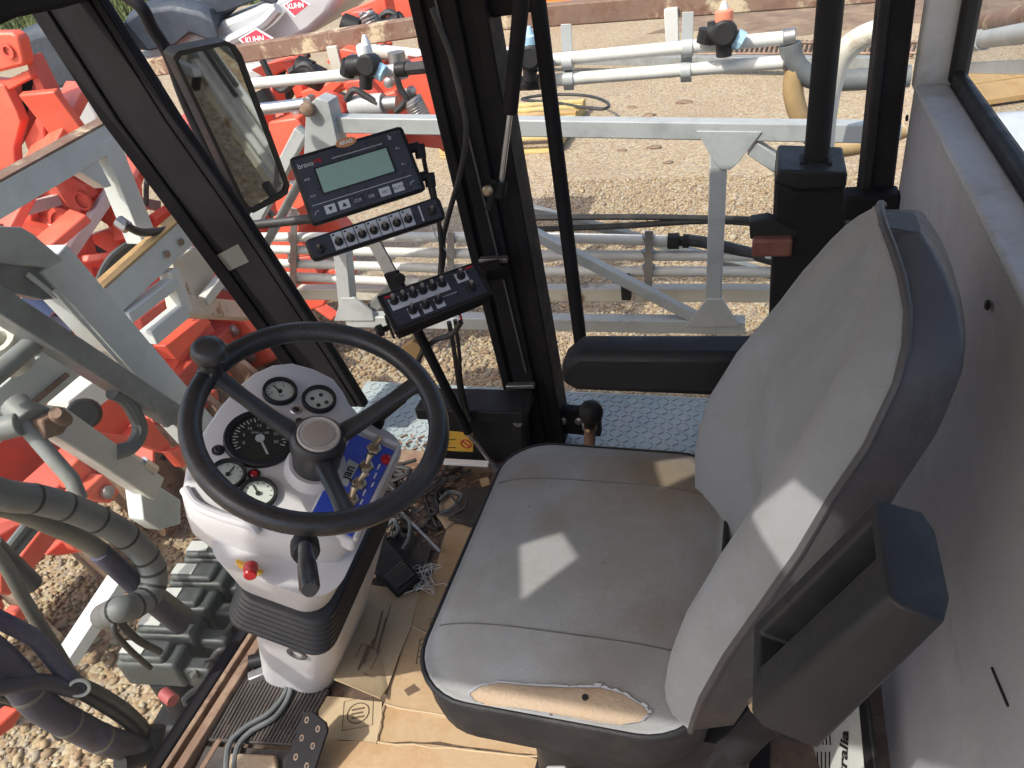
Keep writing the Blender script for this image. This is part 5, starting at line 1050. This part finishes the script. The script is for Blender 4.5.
def toggle(Q, t, u, v, h, r, lean, cap='steel'):
    o = Q.p(u, v, h); mb = MB(); mb.lathe(o, Q.n, [(r, 0), (r, r*.5), (r*.75, r*.65), (r*.75, r*1.1), (r*.5, r*1.2)], 14); tg = part('toggle_switch', mb, 'plastic', t)
    d = (Q.n+Q.Vd()*lean).normalized(); mb = MB(); mb.tube([o+Q.n*r, o+Q.n*r+d*r*1.7], [r*.3, r*.42], 10); part('lever', mb, cap, tg)
for i, (u, v, pl_) in enumerate(tog):
    if pl_: onq(Q2, swb, R4(u-.039, .14, u+.039, .86), .0018, .0006, 'greykey', 'switch_plate', f2_)
    toggle(Q2, swb, u, v+.06, .0022, .0085, -.45)
    if pl_: onq(Q2, swb, R4(u-.03, .18, u-.012, .25), .0025, .0002, 'inkblk', 'mark', f2_)
onq(Q2, swb, [(.825, .25), (.835, .15), (.845, .25)], .0018, .0004, 'greykey', 'arrow', f2_); onq(Q2, swb, [(.825, .75), (.835, .85), (.845, .75)], .0018, .0004, 'greykey', 'arrow', f2_)
onq(Q2, swb, R4(.83, .25, .84, .75), .0018, .0003, 'greykey', 'line', f2_)
cp0 = PY(435, 295, 1.28)
cbx, Q3 = kbox('control_box', [(379, 297), (475, 263), (491, 293), (396, 331)], cp0, (.30, -.50, .81), .045, 'black control box with two rows of toggle switches bolted to the side pillar', 'control box', bev=.004)
mb = MB(); mb.loft([Q3.rect(-.02, -.04, 1.02, 1.04, .002), Q3.rect(-.02, -.04, 1.02, 1.04, -.01), Q3.rect(0, 0, 1, 1, -.012)]); ld = part('lid', mb, 'plastic', cbx, .003)
f3_ = onq(Q3, cbx, R4(.03, .06, .97, .94), .0022, .0008, 'blueblk', 'face_plate')
onq(Q3, cbx, R4(.06, .18, .66, .50), .003, .0004, 'greykey', 'switch_plate', f3_)
for i in range(6): toggle(Q3, cbx, .11+.1*i, .27, .0034, .0095, -.15, 'chrome')
for i in range(3):
    u = .23+.135*i; onq(Q3, cbx, R4(u-.045, .58, u+.045, .88), .003, .0004, 'greykey', 'switch_plate', f3_); toggle(Q3, cbx, u, .68, .0034, .0095, -.15, 'chrome')
onq(Q3, cbx, R4(.75, .14, .87, .42), .003, .0004, 'greykey', 'switch_plate', f3_); toggle(Q3, cbx, .81, .25, .0034, .0095, -.15, 'chrome')
toggle(Q3, cbx, .85, .68, .003, .0095, -.15, 'chrome')
onq(Q3, cbx, R4(.04, .07, .12, .12), .003, .0002, 'redlens', 'mark', f3_); onq(Q3, cbx, R4(.88, .06, .96, .11), .003, .0002, 'redlens', 'mark', f3_); onq(Q3, cbx, R4(.52, .62, .70, .635), .003, .0002, 'greykey', 'mark', f3_)
mb = MB(); o = Q3.px(388, 322, -.025); mb.lathe(o, -Q3.U(), [(.006, 0), (.006, .012), (.013, .014), (.013, .026), (.009, .03)], 10); part('clamp_knob', mb, 'plastic', cbx)
mb = MB(); mb.bar(Q3.px(384, 312, -.03), Q3.px(392, 330, -.03), .004, .03, Q3.n); part('bracket', mb, 'black', cbx, .001); mb = MB(); mb.bar(Q3.px(486, 270, -.02), Q3.px(506, 268, -.02), .005, .05, Q3.n); part('bracket', mb, 'black', cbx, .001)
# mounting stay, bracket plate on pillar, gas struts, cables
t = thing('mounting_stay', PY(398, 288, 1.36), 'flat grey metal stay between the switch strip and the control box', 'stay')
m = MB(); m.bar(PY(371, 236, 1.38), PY(392, 275, 1.36), .032, .006, (0, 1, 0)); part('bar', m, 'steel', t, .001)
m = MB(); m.bar(PY(391, 272, 1.355), PY(400, 292, 1.35), .036, .012, (0, 1, 0)); part('sleeve', m, 'black', t, .002)
m = MB(); m.lathe(PY(400, 277, 1.35), (.4, -.8, .2), [(.008, 0), (.008, .012), (.012, .012), (.012, .02)], 10); part('wing_screw', m, 'plastic', t)
m = MB(); m.prism([PY(x, y, 1.5) for x, y in ((476, 264), (498, 260), (502, 276), (497, 286), (484, 282))], (0, .006, 0)); t = single('pillar_bracket', m, 'black', 'black bracket plate on the side pillar holding the control box', 'bracket', bevel=.001)
gs = thing('gas_strut', PY(497, 195, 1.5), 'slim black gas strut with a chrome rod hanging beside the side pillar at the top', 'gas strut', 'window gas struts')
m = MB(); m.tube([PY(523, -14, 1.5), PY(510, 113, 1.5)], .0155, 14); part('cylinder', m, 'black', gs)
m = MB(); m.tube([PY(510, 113, 1.5), PY(501, 184, 1.5)], .006, 10); part('rod', m, 'chrome', gs)
m = MB(); m.tube([PY(501, 181, 1.5), PY(499, 196, 1.5)], .014, 10); m.bar(PY(494, 180, 1.49), PY(488, 210, 1.49), .012, .004, (0, 1, 0)); part('end_fitting', m, 'plastic', gs)
m = MB(); m.lathe(PY(489, 189, 1.48), (0, -1, 0), [(.008, 0), (.012, .004), (.012, .012), (.006, .016)], 10); part('bolt', m, 'brass', gs)
gs2 = thing('gas_strut', PY(495, 467, 1.42), 'black gas strut slanting from the control box down to the floor curb', 'gas strut', 'window gas struts')
m = MB(); m.tube([PY(417, 330, 1.34), PY(468, 432, 1.41)], .012, 14); part('cylinder', m, 'black', gs2)
m = MB(); m.tube([PY(468, 432, 1.41), PY(492, 464, 1.42)], .0055, 10); part('rod', m, 'chrome', gs2)
m = MB(); m.tube([PY(491, 462, 1.42), PY(497, 470, 1.42)], .011, 10); part('end_fitting', m, 'steel', gs2); m = MB(); m.tube([PY(468, 433, 1.41), PY(474, 441, 1.41)], .007, 8); part('end_fitting', m, 'steel', gs2)
def cable(pts, Y, r, lb, m='hoseblk', name='cable', grp=None, sm=8):
    mb = MB(); mb.tube([PY(p[0], p[1], p[2] if len(p) > 2 else Y) for p in pts], r, 8, sm); return single(name, mb, m, lb, 'cable', grp)
cable([(432, 8), (452, 60), (464, 110), (466, 140), (460, 175), (450, 210), (443, 240), (440, 275)], 1.46, .0062, 'thick black cable sweeping down the side pillar to the control box')
cable([(432, 182), (438, 215), (441, 245), (442, 275)], 1.4, .0055, 'black cable dropping from the lower monitor plug behind the switch strip')
cable([(423, 155), (428, 180), (437, 215), (444, 250), (441, 276)], 1.42, .005, 'black cable dropping from the upper monitor plug')
cable([(449, 322), (454, 350), (459, 385), (464, 405), (470, 420)], 1.4, .006, 'black cable hanging below the control box, left of the pair')
cable([(455, 320), (459, 350), (461, 380), (467, 408), (474, 416)], 1.43, .005, 'black cable hanging below the control box, right of the pair')
cable([(461, 322), (452, 334), (436, 340), (424, 350), (418, 362), (418, 375)], 1.36, .0065, 'grey black cable bending from the control box behind the wheel rim')
cable([(432, 226), (438, 240), (452, 258)], 1.41, .0015, 'thin pale wire between the switch strip and the control box', 'cream', 'thin_wire')
cable([(445, 290), (460, 315), (461, 326)], 1.41, .003, 'short red wire under the control box', 'redlens', 'thin_wire')
m = MB(); m.prism([PY(x, y, 1.36) for x, y in ((398, 350), (412, 341), (421, 346), (420, 358), (408, 362))], (0, .02, 0)); single('wood_tag', m, 'wood', 'small orange brown tag under the control box', 'tag', bevel=.003)

# ================================================================== JUNCTION BOX, LEVER, FLOOR THINGS
jb = thing('junction_box', PY(475, 462, 1.5), 'black box with a yellow warning label on the floor curb below the side pillar', 'box')
m = MB(); m.prism([PY(x, y, 1.44) for x, y in ((426, 418), (522, 422), (525, 462), (438, 462))], (0, .07, 0)); part('case', m, 'plastic', jb, .006)
m = MB(); m.prism([PY(x, y, 1.42) for x, y in ((414, 409), (523, 413), (525, 424), (417, 420))], (0, .10, 0)); part('lid', m, 'plastic', jb, .005)
m = MB(); m.lathe(PY(518, 422, 1.435), (0, -1, 0), [(.012, 0), (.012, .006), (.006, .006), (.006, .003)], 12); part('cap', m, 'steel', jb)
m = MB(); m.sheet([PY(x, y, 1.438) for x, y in ((430, 430), (451, 431), (473, 433), (473, 452), (452, 451), (436, 449))]); yl = part('warning_label', m, 'yellow', jb)
m = MB(); o = PY(466, 444, 1.437)
m.tube([o+V((.014*math.cos(a), 0, .014*math.sin(a))) for a in [i*.5236 for i in range(12)]], .0018, 6, 0, True); m.tube([o+V((-.01, 0, .01)), o+V((.01, 0, -.01))], .0018, 6); part('ban_sign', m, 'redlens', yl)
m = MB()
for k in range(4): m.bar(PY(438, 435+k*4, 1.437), PY(456 if k % 2 else 450, 435.6+k*4, 1.437), .0005, .003, (0, 1, 0))
part('print_lines', m, 'inkblk', yl, smooth=False)
lv = thing('hand_lever', PZ(592, 447, .30), 'hand lever with a black ball knob standing behind the seat cushion under the far armrest', 'lever')
m = MB(); m.tube([PY(588, 470, 1.2), PY(590, 430, 1.2)], .012, 12); part('stem', m, 'rustbrown', lv)
m = MB(); m.ball(PY(591, 412, 1.2), .0255); m.tube([PY(590.5, 418, 1.2), PY(590, 426, 1.2)], [.018, .012], 14); part('knob', m, 'plastic', lv, ang=80)
m = MB(); m.tube([PY(589.5, 425, 1.2), PY(589.5, 428, 1.2)], .0155, 12); part('ferrule', m, 'brass', lv)
# cardboard
def flat(name, poly, z, m, lb, cat, th=.004, grp=None, bend=None):
    mb = MB(); mb.prism([PZ(x, y, z) for x, y in poly], (0, 0, -th)); return single(name, mb, m, lb, cat, grp, bevel=.0008)
gc = 'cardboard sheets on the floor'
def wavy(poly, z, seed, amp=1.2):
    r = random.Random(seed); out = []
    for i, (a, b) in enumerate(poly):
        c_, d_ = poly[(i+1) % len(poly)]; n = max(1, int(math.hypot(c_-a, d_-b)/14))
        for k in range(n): t = k/n; out.append((a+(c_-a)*t+(r.uniform(-amp, amp) if k else 0), b+(d_-b)*t+(r.uniform(-amp, amp) if k else 0)))
    return out
flat('cardboard_sheet', wavy([(449, 518), (480, 521), (620, 560), (620, 730), (545, 735), (433, 716), (384, 705), (388, 690), (398, 662), (410, 628), (418, 592), (424, 588), (438, 560)], 0, 1), .012, 'card', 'long tan cardboard sheet running along the front of the seat', 'cardboard', grp=gc)
flat('cardboard_sheet', wavy([(384, 705), (433, 716), (545, 735), (640, 744), (640, 790), (545, 756), (500, 750), (440, 741), (376, 741)], 0, 2), .008, 'card', 'tan cardboard strip below the front corner of the cushion', 'cardboard', grp=gc)
flat('cardboard_sheet', wavy([(310, 738), (376, 743), (430, 744), (500, 753), (560, 763), (640, 800), (560, 830), (290, 800)], 0, 3), .013, 'card', 'orange tan cardboard sheet at the bottom edge with a ragged top edge', 'cardboard', grp=gc)
cr = MB(); r_ = random.Random(12)
for (x0, y0), (x1, y1) in (((384, 704), (540, 735)), ((378, 742), (545, 757)), ((376, 744), (384, 705)), ((412, 626), (440, 640))):
    a, b = PZ(x0, y0, .0128), PZ(x1, y1, .0128); n = 9; pts = [a.lerp(b, i/n)+V((r_.uniform(-.002, .002), r_.uniform(-.002, .002), 0)) for i in range(n+1)]; cr.tube(pts, .0018, 5)
single('torn_edge', cr, 'cardpale', 'pale torn fold lines across the tan cardboard sheets', 'crease')
for k, (pp_, lb) in enumerate(((((430, 620), (440, 612), (444, 634), (432, 640)), 'faded printed marks on the long cardboard sheet, near the seat corner'), (((420, 640), (428, 636), (424, 660), (416, 664)), 'faded printed box mark on the long cardboard sheet, lower one'))):
    pm = MB(); q4_ = [PZ(x, y, .0126) for x, y in pp_]; pm.tube(q4_, .0009, 4, 0, True)
    for i in range(1, 4): pm.bar(q4_[0].lerp(q4_[3], i/4).lerp(q4_[1].lerp(q4_[2], i/4), .15), q4_[0].lerp(q4_[3], i/4).lerp(q4_[1].lerp(q4_[2], i/4), .85), .0025, .0004)
    single('printed_mark', pm, 'ink', lb, 'print')
sh = thing('cardboard_sheet', PZ(350, 718, .006), 'pale cardboard piece with a round printed stamp beside the perforated plate', 'cardboard', gc)
m = MB(); pts = [PZ(x, y, .01) for x, y in wavy([(318, 696), (382, 702), (376, 744), (318, 738)], 0, 4)]; m.prism(pts, (0, 0, -.004)); part('sheet', m, 'cardpale', sh)
o = PZ(358, 713, .0108); ux_, uy_ = V((.92, .39, 0)), V((-.39, .92, 0))
m = MB(); m.tube([o+ux_*(.022*math.cos(a))+uy_*(.022*math.sin(a)) for a in [i*.2618 for i in range(24)]], .0011, 5, 0, True)
sq = [o+ux_*a+uy_*b for a, b in ((-.03, -.032), (.03, -.032), (.03, .032), (-.03, .032))]; m.tube(sq, .0007, 4, 0, True)
for k in range(3): m.bar(o+ux_*-.013+uy_*(-.009+.009*k), o+ux_*(.013-.003*(k % 2))+uy_*(-.009+.009*k), .0035, .0004)
part('stamp', m, 'ink', sh, smooth=False)
fl_ = thing('cardboard_flap', PZ(370, 640, .01), 'pale cardboard flap with printed box lettering, lifted at its near edge beside the pedestal', 'cardboard', gc)
FPa = [(366, 584), (419, 592), (411, 626), (399, 655), (388, 686), (380, 698), (356, 688), (334, 679), (342, 655), (352, 628)]
zf = [.012, .012, .016, .018, .02, .035, .06, .075, .06, .03]
FP3 = [PZ(x, y, z) for (x, y), z in zip(FPa, zf)]
m = MB(); cc_ = PZ(378, 640, .026); vs = FP3+[cc_]; n = len(FP3); m.add(vs+[p-V((0, 0, .004)) for p in vs], [(i, (i+1) % n, n) for i in range(n)]+[((i+1) % n+n+1, i+n+1, n+n+1) for i in range(n)]+[(i, i+n+1, (i+1) % n+n+1, (i+1) % n) for i in range(n)]); part('sheet', m, 'cardpale', fl_, 0, 25)
def on_flap(x, y, z): return PZ(x, y, z)
m = MB()
for k, (x, y) in enumerate(((356, 651), (363, 656), (370, 660))): pass
for x0, y0, x1, y1, w in ((391, 606, 378, 652, .0022), (383, 612, 373, 650, .004), (387, 618, 377, 655, .004), (364, 664, 374, 640, .004), (358, 672, 369, 646, .004), (352, 668, 362, 645, .0015), (371, 670, 381, 650, .0015), (352, 668, 371, 678, .0015), (362, 645, 381, 652, .0015)):
    a, b = PZ(x0, y0, .033 if y0 < 640 else .05), PZ(x1, y1, .036 if y1 < 640 else .044); m.bar(a+V((0, 0, .003)), b+V((0, 0, .003)), w, .0006)
part('print', m, 'ink', fl_, smooth=False)
m = MB(); m.prism([PZ(x, y, .0125) for x, y in ((404, 690), (414, 684), (420, 690), (408, 696))], (0, 0, .0006)); single('stain', m, 'ink', 'dark torn spot on the tan cardboard beside the seat corner', 'stain')
m = MB(); r_ = random.Random(8)
for k in range(22):
    c_ = PZ(424+r_.uniform(-6, 9), 580+r_.uniform(-10, 10), .014); m.tube([c_, c_+V((r_.uniform(-.03, .03), r_.uniform(-.03, .03), r_.uniform(.002, .02))), c_+V((r_.uniform(-.045, .045), r_.uniform(-.045, .045), r_.uniform(0, .015)))], .0009, 4, 4)
single('string_fray', m, 'cream', 'frayed white string bundle on the cardboard beside the black pedal', 'string')
# mats, pedal, plate, pads
def ribmat(name, poly, z, nr, lb, cat, m='matrub', along=0, th=.008):
    t = thing(name, PZ(*poly[0], z-th), lb, cat); P = [PZ(x, y, z) for x, y in poly]; mb = MB(); mb.prism(P, (0, 0, -th)); part('sheet', mb, m, t, .001); mb = MB()
    for k in range(nr):
        f = (k+.5)/nr
        a, b = (P[0].lerp(P[1], f), P[3].lerp(P[2], f)) if along else (P[0].lerp(P[3], f), P[1].lerp(P[2], f))
        mb.bar(a.lerp(b, .02)+V((0, 0, .001)), b.lerp(a, .02)+V((0, 0, .001)), .0035, .003)
    part('ribs', mb, m, t); return t
ribmat('ribbed_mat', [(462, 487), (492, 488), (478, 522), (448, 518)], .03, 16, 'dark ribbed rubber block beside the front of the seat', 'mat', along=1, th=.03)
ribmat('ribbed_mat', [(262, 640), (330, 690), (298, 745), (206, 740)], .012, 26, 'dark ribbed floor mat between the rusty sill rails and the pedestal', 'mat', along=1)
ribmat('ribbed_mat', [(392, 520), (432, 548), (420, 592), (372, 590)], .008, 20, 'dark ribbed mat under the black pedal', 'mat', along=1)
m = MB(); m.prism([PZ(x, y, .01) for x, y in ((206, 746), (296, 750), (285, 800), (180, 800))], (0, 0, -.008)); single('dark_mat', m, 'matrub', 'plain dark mat at the bottom edge below the pale pad', 'mat', bevel=.001)
m = MB(); m.prism([PZ(x, y, .024) for x, y in ((230, 752), (276, 754), (280, 800), (222, 800))], (0, 0, -.02)); single('pale_pad', m, 'foam', 'pale foam pad at the bottom edge beside the perforated plate', 'pad', bevel=.005)
pd = thing('pedal', PZ(390, 590, .01), 'black slotted accelerator pedal on the floor behind the steering wheel', 'pedal')
P4 = [PZ(366, 527, .075), PZ(384, 533, .07), PZ(421, 577, .035), PZ(398, 594, .03)]; P4 = [PZ(352, 548, .06), PZ(374, 524, .075), PZ(420, 576, .045), PZ(396, 594, .03)]
m = MB(); m.prism(P4, (0, 0, -.018)); part('pad', m, 'plastic', pd, .005)
m = MB()
for k in range(8):
    f = .70+.034*k; a = P4[0].lerp(P4[3], f); b = P4[1].lerp(P4[2], f); m.bar(a.lerp(b, .1)+V((0, 0, .002)), a.lerp(b, .9)+V((0, 0, .002)), .004, .004)
part('grip_ribs', m, 'matrub', pd); m = MB()
for k in range(7):
    f = .14+.035*k; a = P4[0].lerp(P4[3], f); b = P4[1].lerp(P4[2], f); m.bar(a.lerp(b, .05)+V((0, 0, .002)), a.lerp(b, .5)+V((0, 0, .002)), .004, .004)
part('grip_ribs', m, 'matrub', pd)
m = MB(); m.bar(P4[0].lerp(P4[1], .5)-V((0, 0, .02)), PZ(372, 560, .0), .03, .012); part('stem', m, 'black', pd, .002)
pf = thing('perforated_plate', PZ(300, 740, .01), 'black perforated metal plate standing on edge at the bottom beside the cardboard', 'plate')
PFq = Quad([(302, 712), (326, 722), (300, 790), (268, 790)], PZ(300, 740, .06), V((-.35, -.5, .8)))
m = MB(); m.prism([PFq.px(x, y) for x, y in ((303, 712), (311, 711), (325, 722), (327, 730), (304, 800), (272, 800))], -PFq.n*.006); part('plate', m, 'black', pf, .002)
m = MB()
for x, y in ((307, 720), (318, 729), (302, 738), (313, 746), (296, 757), (307, 766), (290, 772)): m = MB(); m.lathe(PFq.px(x, y), PFq.n, [(.0058, 0), (.0058, .001), (.0042, .001), (.0042, .0004)], 12, True, False); hr = part('hole_rim', m, 'rustbrown', pf); m = MB(); m.lathe(PFq.px(x, y), PFq.n, [(.0042, 0), (.0042, .0006)], 12); part('hole', m, 'inkblk', hr)
# connectors and grey cables by the pedestal
t = thing('cable_connector', PZ(264, 660, .01), 'black cable connector plugs lying beside the pedestal foot', 'connector')
m = MB(); m.tube([PZ(250, 662, .03), PZ(272, 657, .03)], .015, 12); m.tube([PZ(270, 657, .03), PZ(278, 654, .03)], .009, 10); part('plug', m, 'plastic', t)
m = MB(); m.bar(PZ(249, 679, .02), PZ(276, 668, .02), .022, .02); part('plug', m, 'steel', t, .003)
m = MB(); m.lathe(PZ(266, 657, .045), (0, 0, 1), [(.008, -.01), (.008, .001)], 10); part('cap', m, 'cream', t)
for k, (pts, lb) in enumerate(((((284, 670), (286, 690), (270, 712), (244, 728), (228, 748), (226, 790)), 'grey cable looping over the ribbed mat, nearer the rails'), (((287, 668), (290, 692), (276, 716), (250, 732), (236, 752), (234, 790)), 'grey cable looping over the ribbed mat, nearer the pedestal'))):
    m = MB(); m.tube([PZ(*p, .022) for p in pts], .0055, 8, 8); single('cable', m, 'hosegrey', lb, 'cable', 'grey cables on the ribbed mat')
# cable tangle on the floor in front of the seat
m = MB(); r_ = random.Random(4)
for k in range(30):
    c_ = PZ(408+r_.uniform(-36, 44), 500+r_.uniform(-22, 36), .02); pts = [c_]
    for q in range(5): pts.append(pts[-1]+V((r_.uniform(-.07, .07), r_.uniform(-.07, .07), r_.uniform(-.015, .018))))
    for p in pts: p.z = max(.008, p.z)
    m.tube(pts, r_.choice((.003, .004, .006)), 6, 6)
single('cable_tangle', m, 'hoseblk', 'tangle of black and grey cables on the steel floor behind the steering wheel', 'cables')
m = MB()
for pts in (((398, 520), (404, 516), (410, 524), (408, 540), (402, 550)), ((386, 528), (394, 520), (398, 530), (392, 538)), ((440, 500), (450, 492), (462, 496), (452, 508), (440, 514))): m.tube([PZ(*p, .03) for p in pts], .0055, 8, 8)
single('cable_loop', m, 'hosegrey', 'grey cable loops lying on top of the black cable tangle', 'cables')
m = MB(); m.prism([PZ(x, y, .02) for x, y in ((440, 500), (456, 492), (462, 500), (456, 520), (446, 528), (436, 514))], (0, 0, -.016)); single('rag', m, 'foam', 'crumpled tan rag on the floor beside the ribbed rubber block', 'rag', bevel=.006)
m = MB(); m.prism([PZ(x, y, .04) for x, y in ((479, 479), (488, 477), (490, 484), (482, 487))], (0, 0, -.002)); single('card_scrap', m, 'card', 'small torn cardboard scrap beside the white curb strip', 'cardboard')
m = MB(); m.bar(PZ(395, 506, .03), PZ(440, 552, .03), .006, .006); single('thin_rod', m, 'steel', 'thin metal rod lying along the rusty floor plate', 'rod')
# folder with papers behind the seat
fd = thing('paper_folder', PX(840, 768, .2), 'printed papers in a black edged folder standing behind the seat', 'folder')
fq = Quad([(770, 712), (864, 706), (876, 790), (770, 800)], V((.215, .8, .25)), V((-.92, -.25, .3)))
m = MB(); m.prism([fq.px(x, y) for x, y in ((768, 700), (860, 690), (876, 800), (768, 810))], -fq.n*.004); part('papers', m, 'paper', fd)
m = MB(); m.prism([fq.px(x, y, .001) for x, y in ((863, 700), (871, 698), (884, 800), (872, 800))], fq.n*.008); part('spine', m, 'plastic', fd, .002)
m = MB()
for k in range(8): m.bar(fq.px(805+k*3.6, 730, .001), fq.px(805.5+k*3.6, 745, .001), .0035, .0006, fq.n)
for k in range(7): m.bar(fq.px(806+k*4, 752, .001), fq.px(806+k*4, 775, .001), .0035, .0006, fq.n)
part('print_lines', m, 'inkblk', fd, smooth=False)
uxf = fq.px(845, 750)-fq.px(843, 790); tm = text_mb('australia', fq.px(844, 767, .001), uxf, fq.n.cross(uxf), .034, .0004, bold=.001); part('title', tm, 'inkblk', fd, smooth=False)

# ================================================================== LIGHT, SKY, CAMERA
SUN_EL = math.radians(52); SD = V((-.6, -.8, 0)).normalized()*math.cos(SUN_EL); SD.z = math.sin(SUN_EL)
w = bpy.data.worlds.new('World'); scene.world = w; w.use_nodes = True; nt = w.node_tree
sk_ = nt.nodes.new('ShaderNodeTexSky'); sk_.sky_type = 'NISHITA'; sk_.sun_disc = False; sk_.sun_elevation = SUN_EL; sk_.sun_rotation = math.atan2(SD.x, SD.y); sk_.air_density = .8; sk_.dust_density = 3.5; sk_.ozone_density = .5
nt.links.new(sk_.outputs[0], nt.nodes['Background'].inputs[0]); nt.nodes['Background'].inputs[1].default_value = .15
ld_ = bpy.data.lights.new('sun', 'SUN'); ld_.energy = 2.25; ld_.angle = math.radians(.55); ld_.color = (1, .955, .88)
lo = bpy.data.objects.new('sun', ld_); COL.objects.link(lo); lo.rotation_euler = SD.to_track_quat('Z', 'Y').to_euler(); lo.location = (-6, -8, 12)
cd = bpy.data.cameras.new('camera'); cam = bpy.data.objects.new('camera', cd); COL.objects.link(cam)
cd.sensor_width = 36; cd.lens = F/W*36; cd.clip_start = .02; cd.clip_end = 1000
cam.matrix_world = Matrix(((RT.x, UP.x, -fwd.x, CAM.x), (RT.y, UP.y, -fwd.y, CAM.y), (RT.z, UP.z, -fwd.z, CAM.z), (0, 0, 0, 1)))
scene.camera = cam
vs_ = scene.view_settings; vs_.view_transform = 'Standard'; vs_.look = 'None'; vs_.exposure = 1.0; vs_.gamma = 1; vs_.use_curve_mapping = False
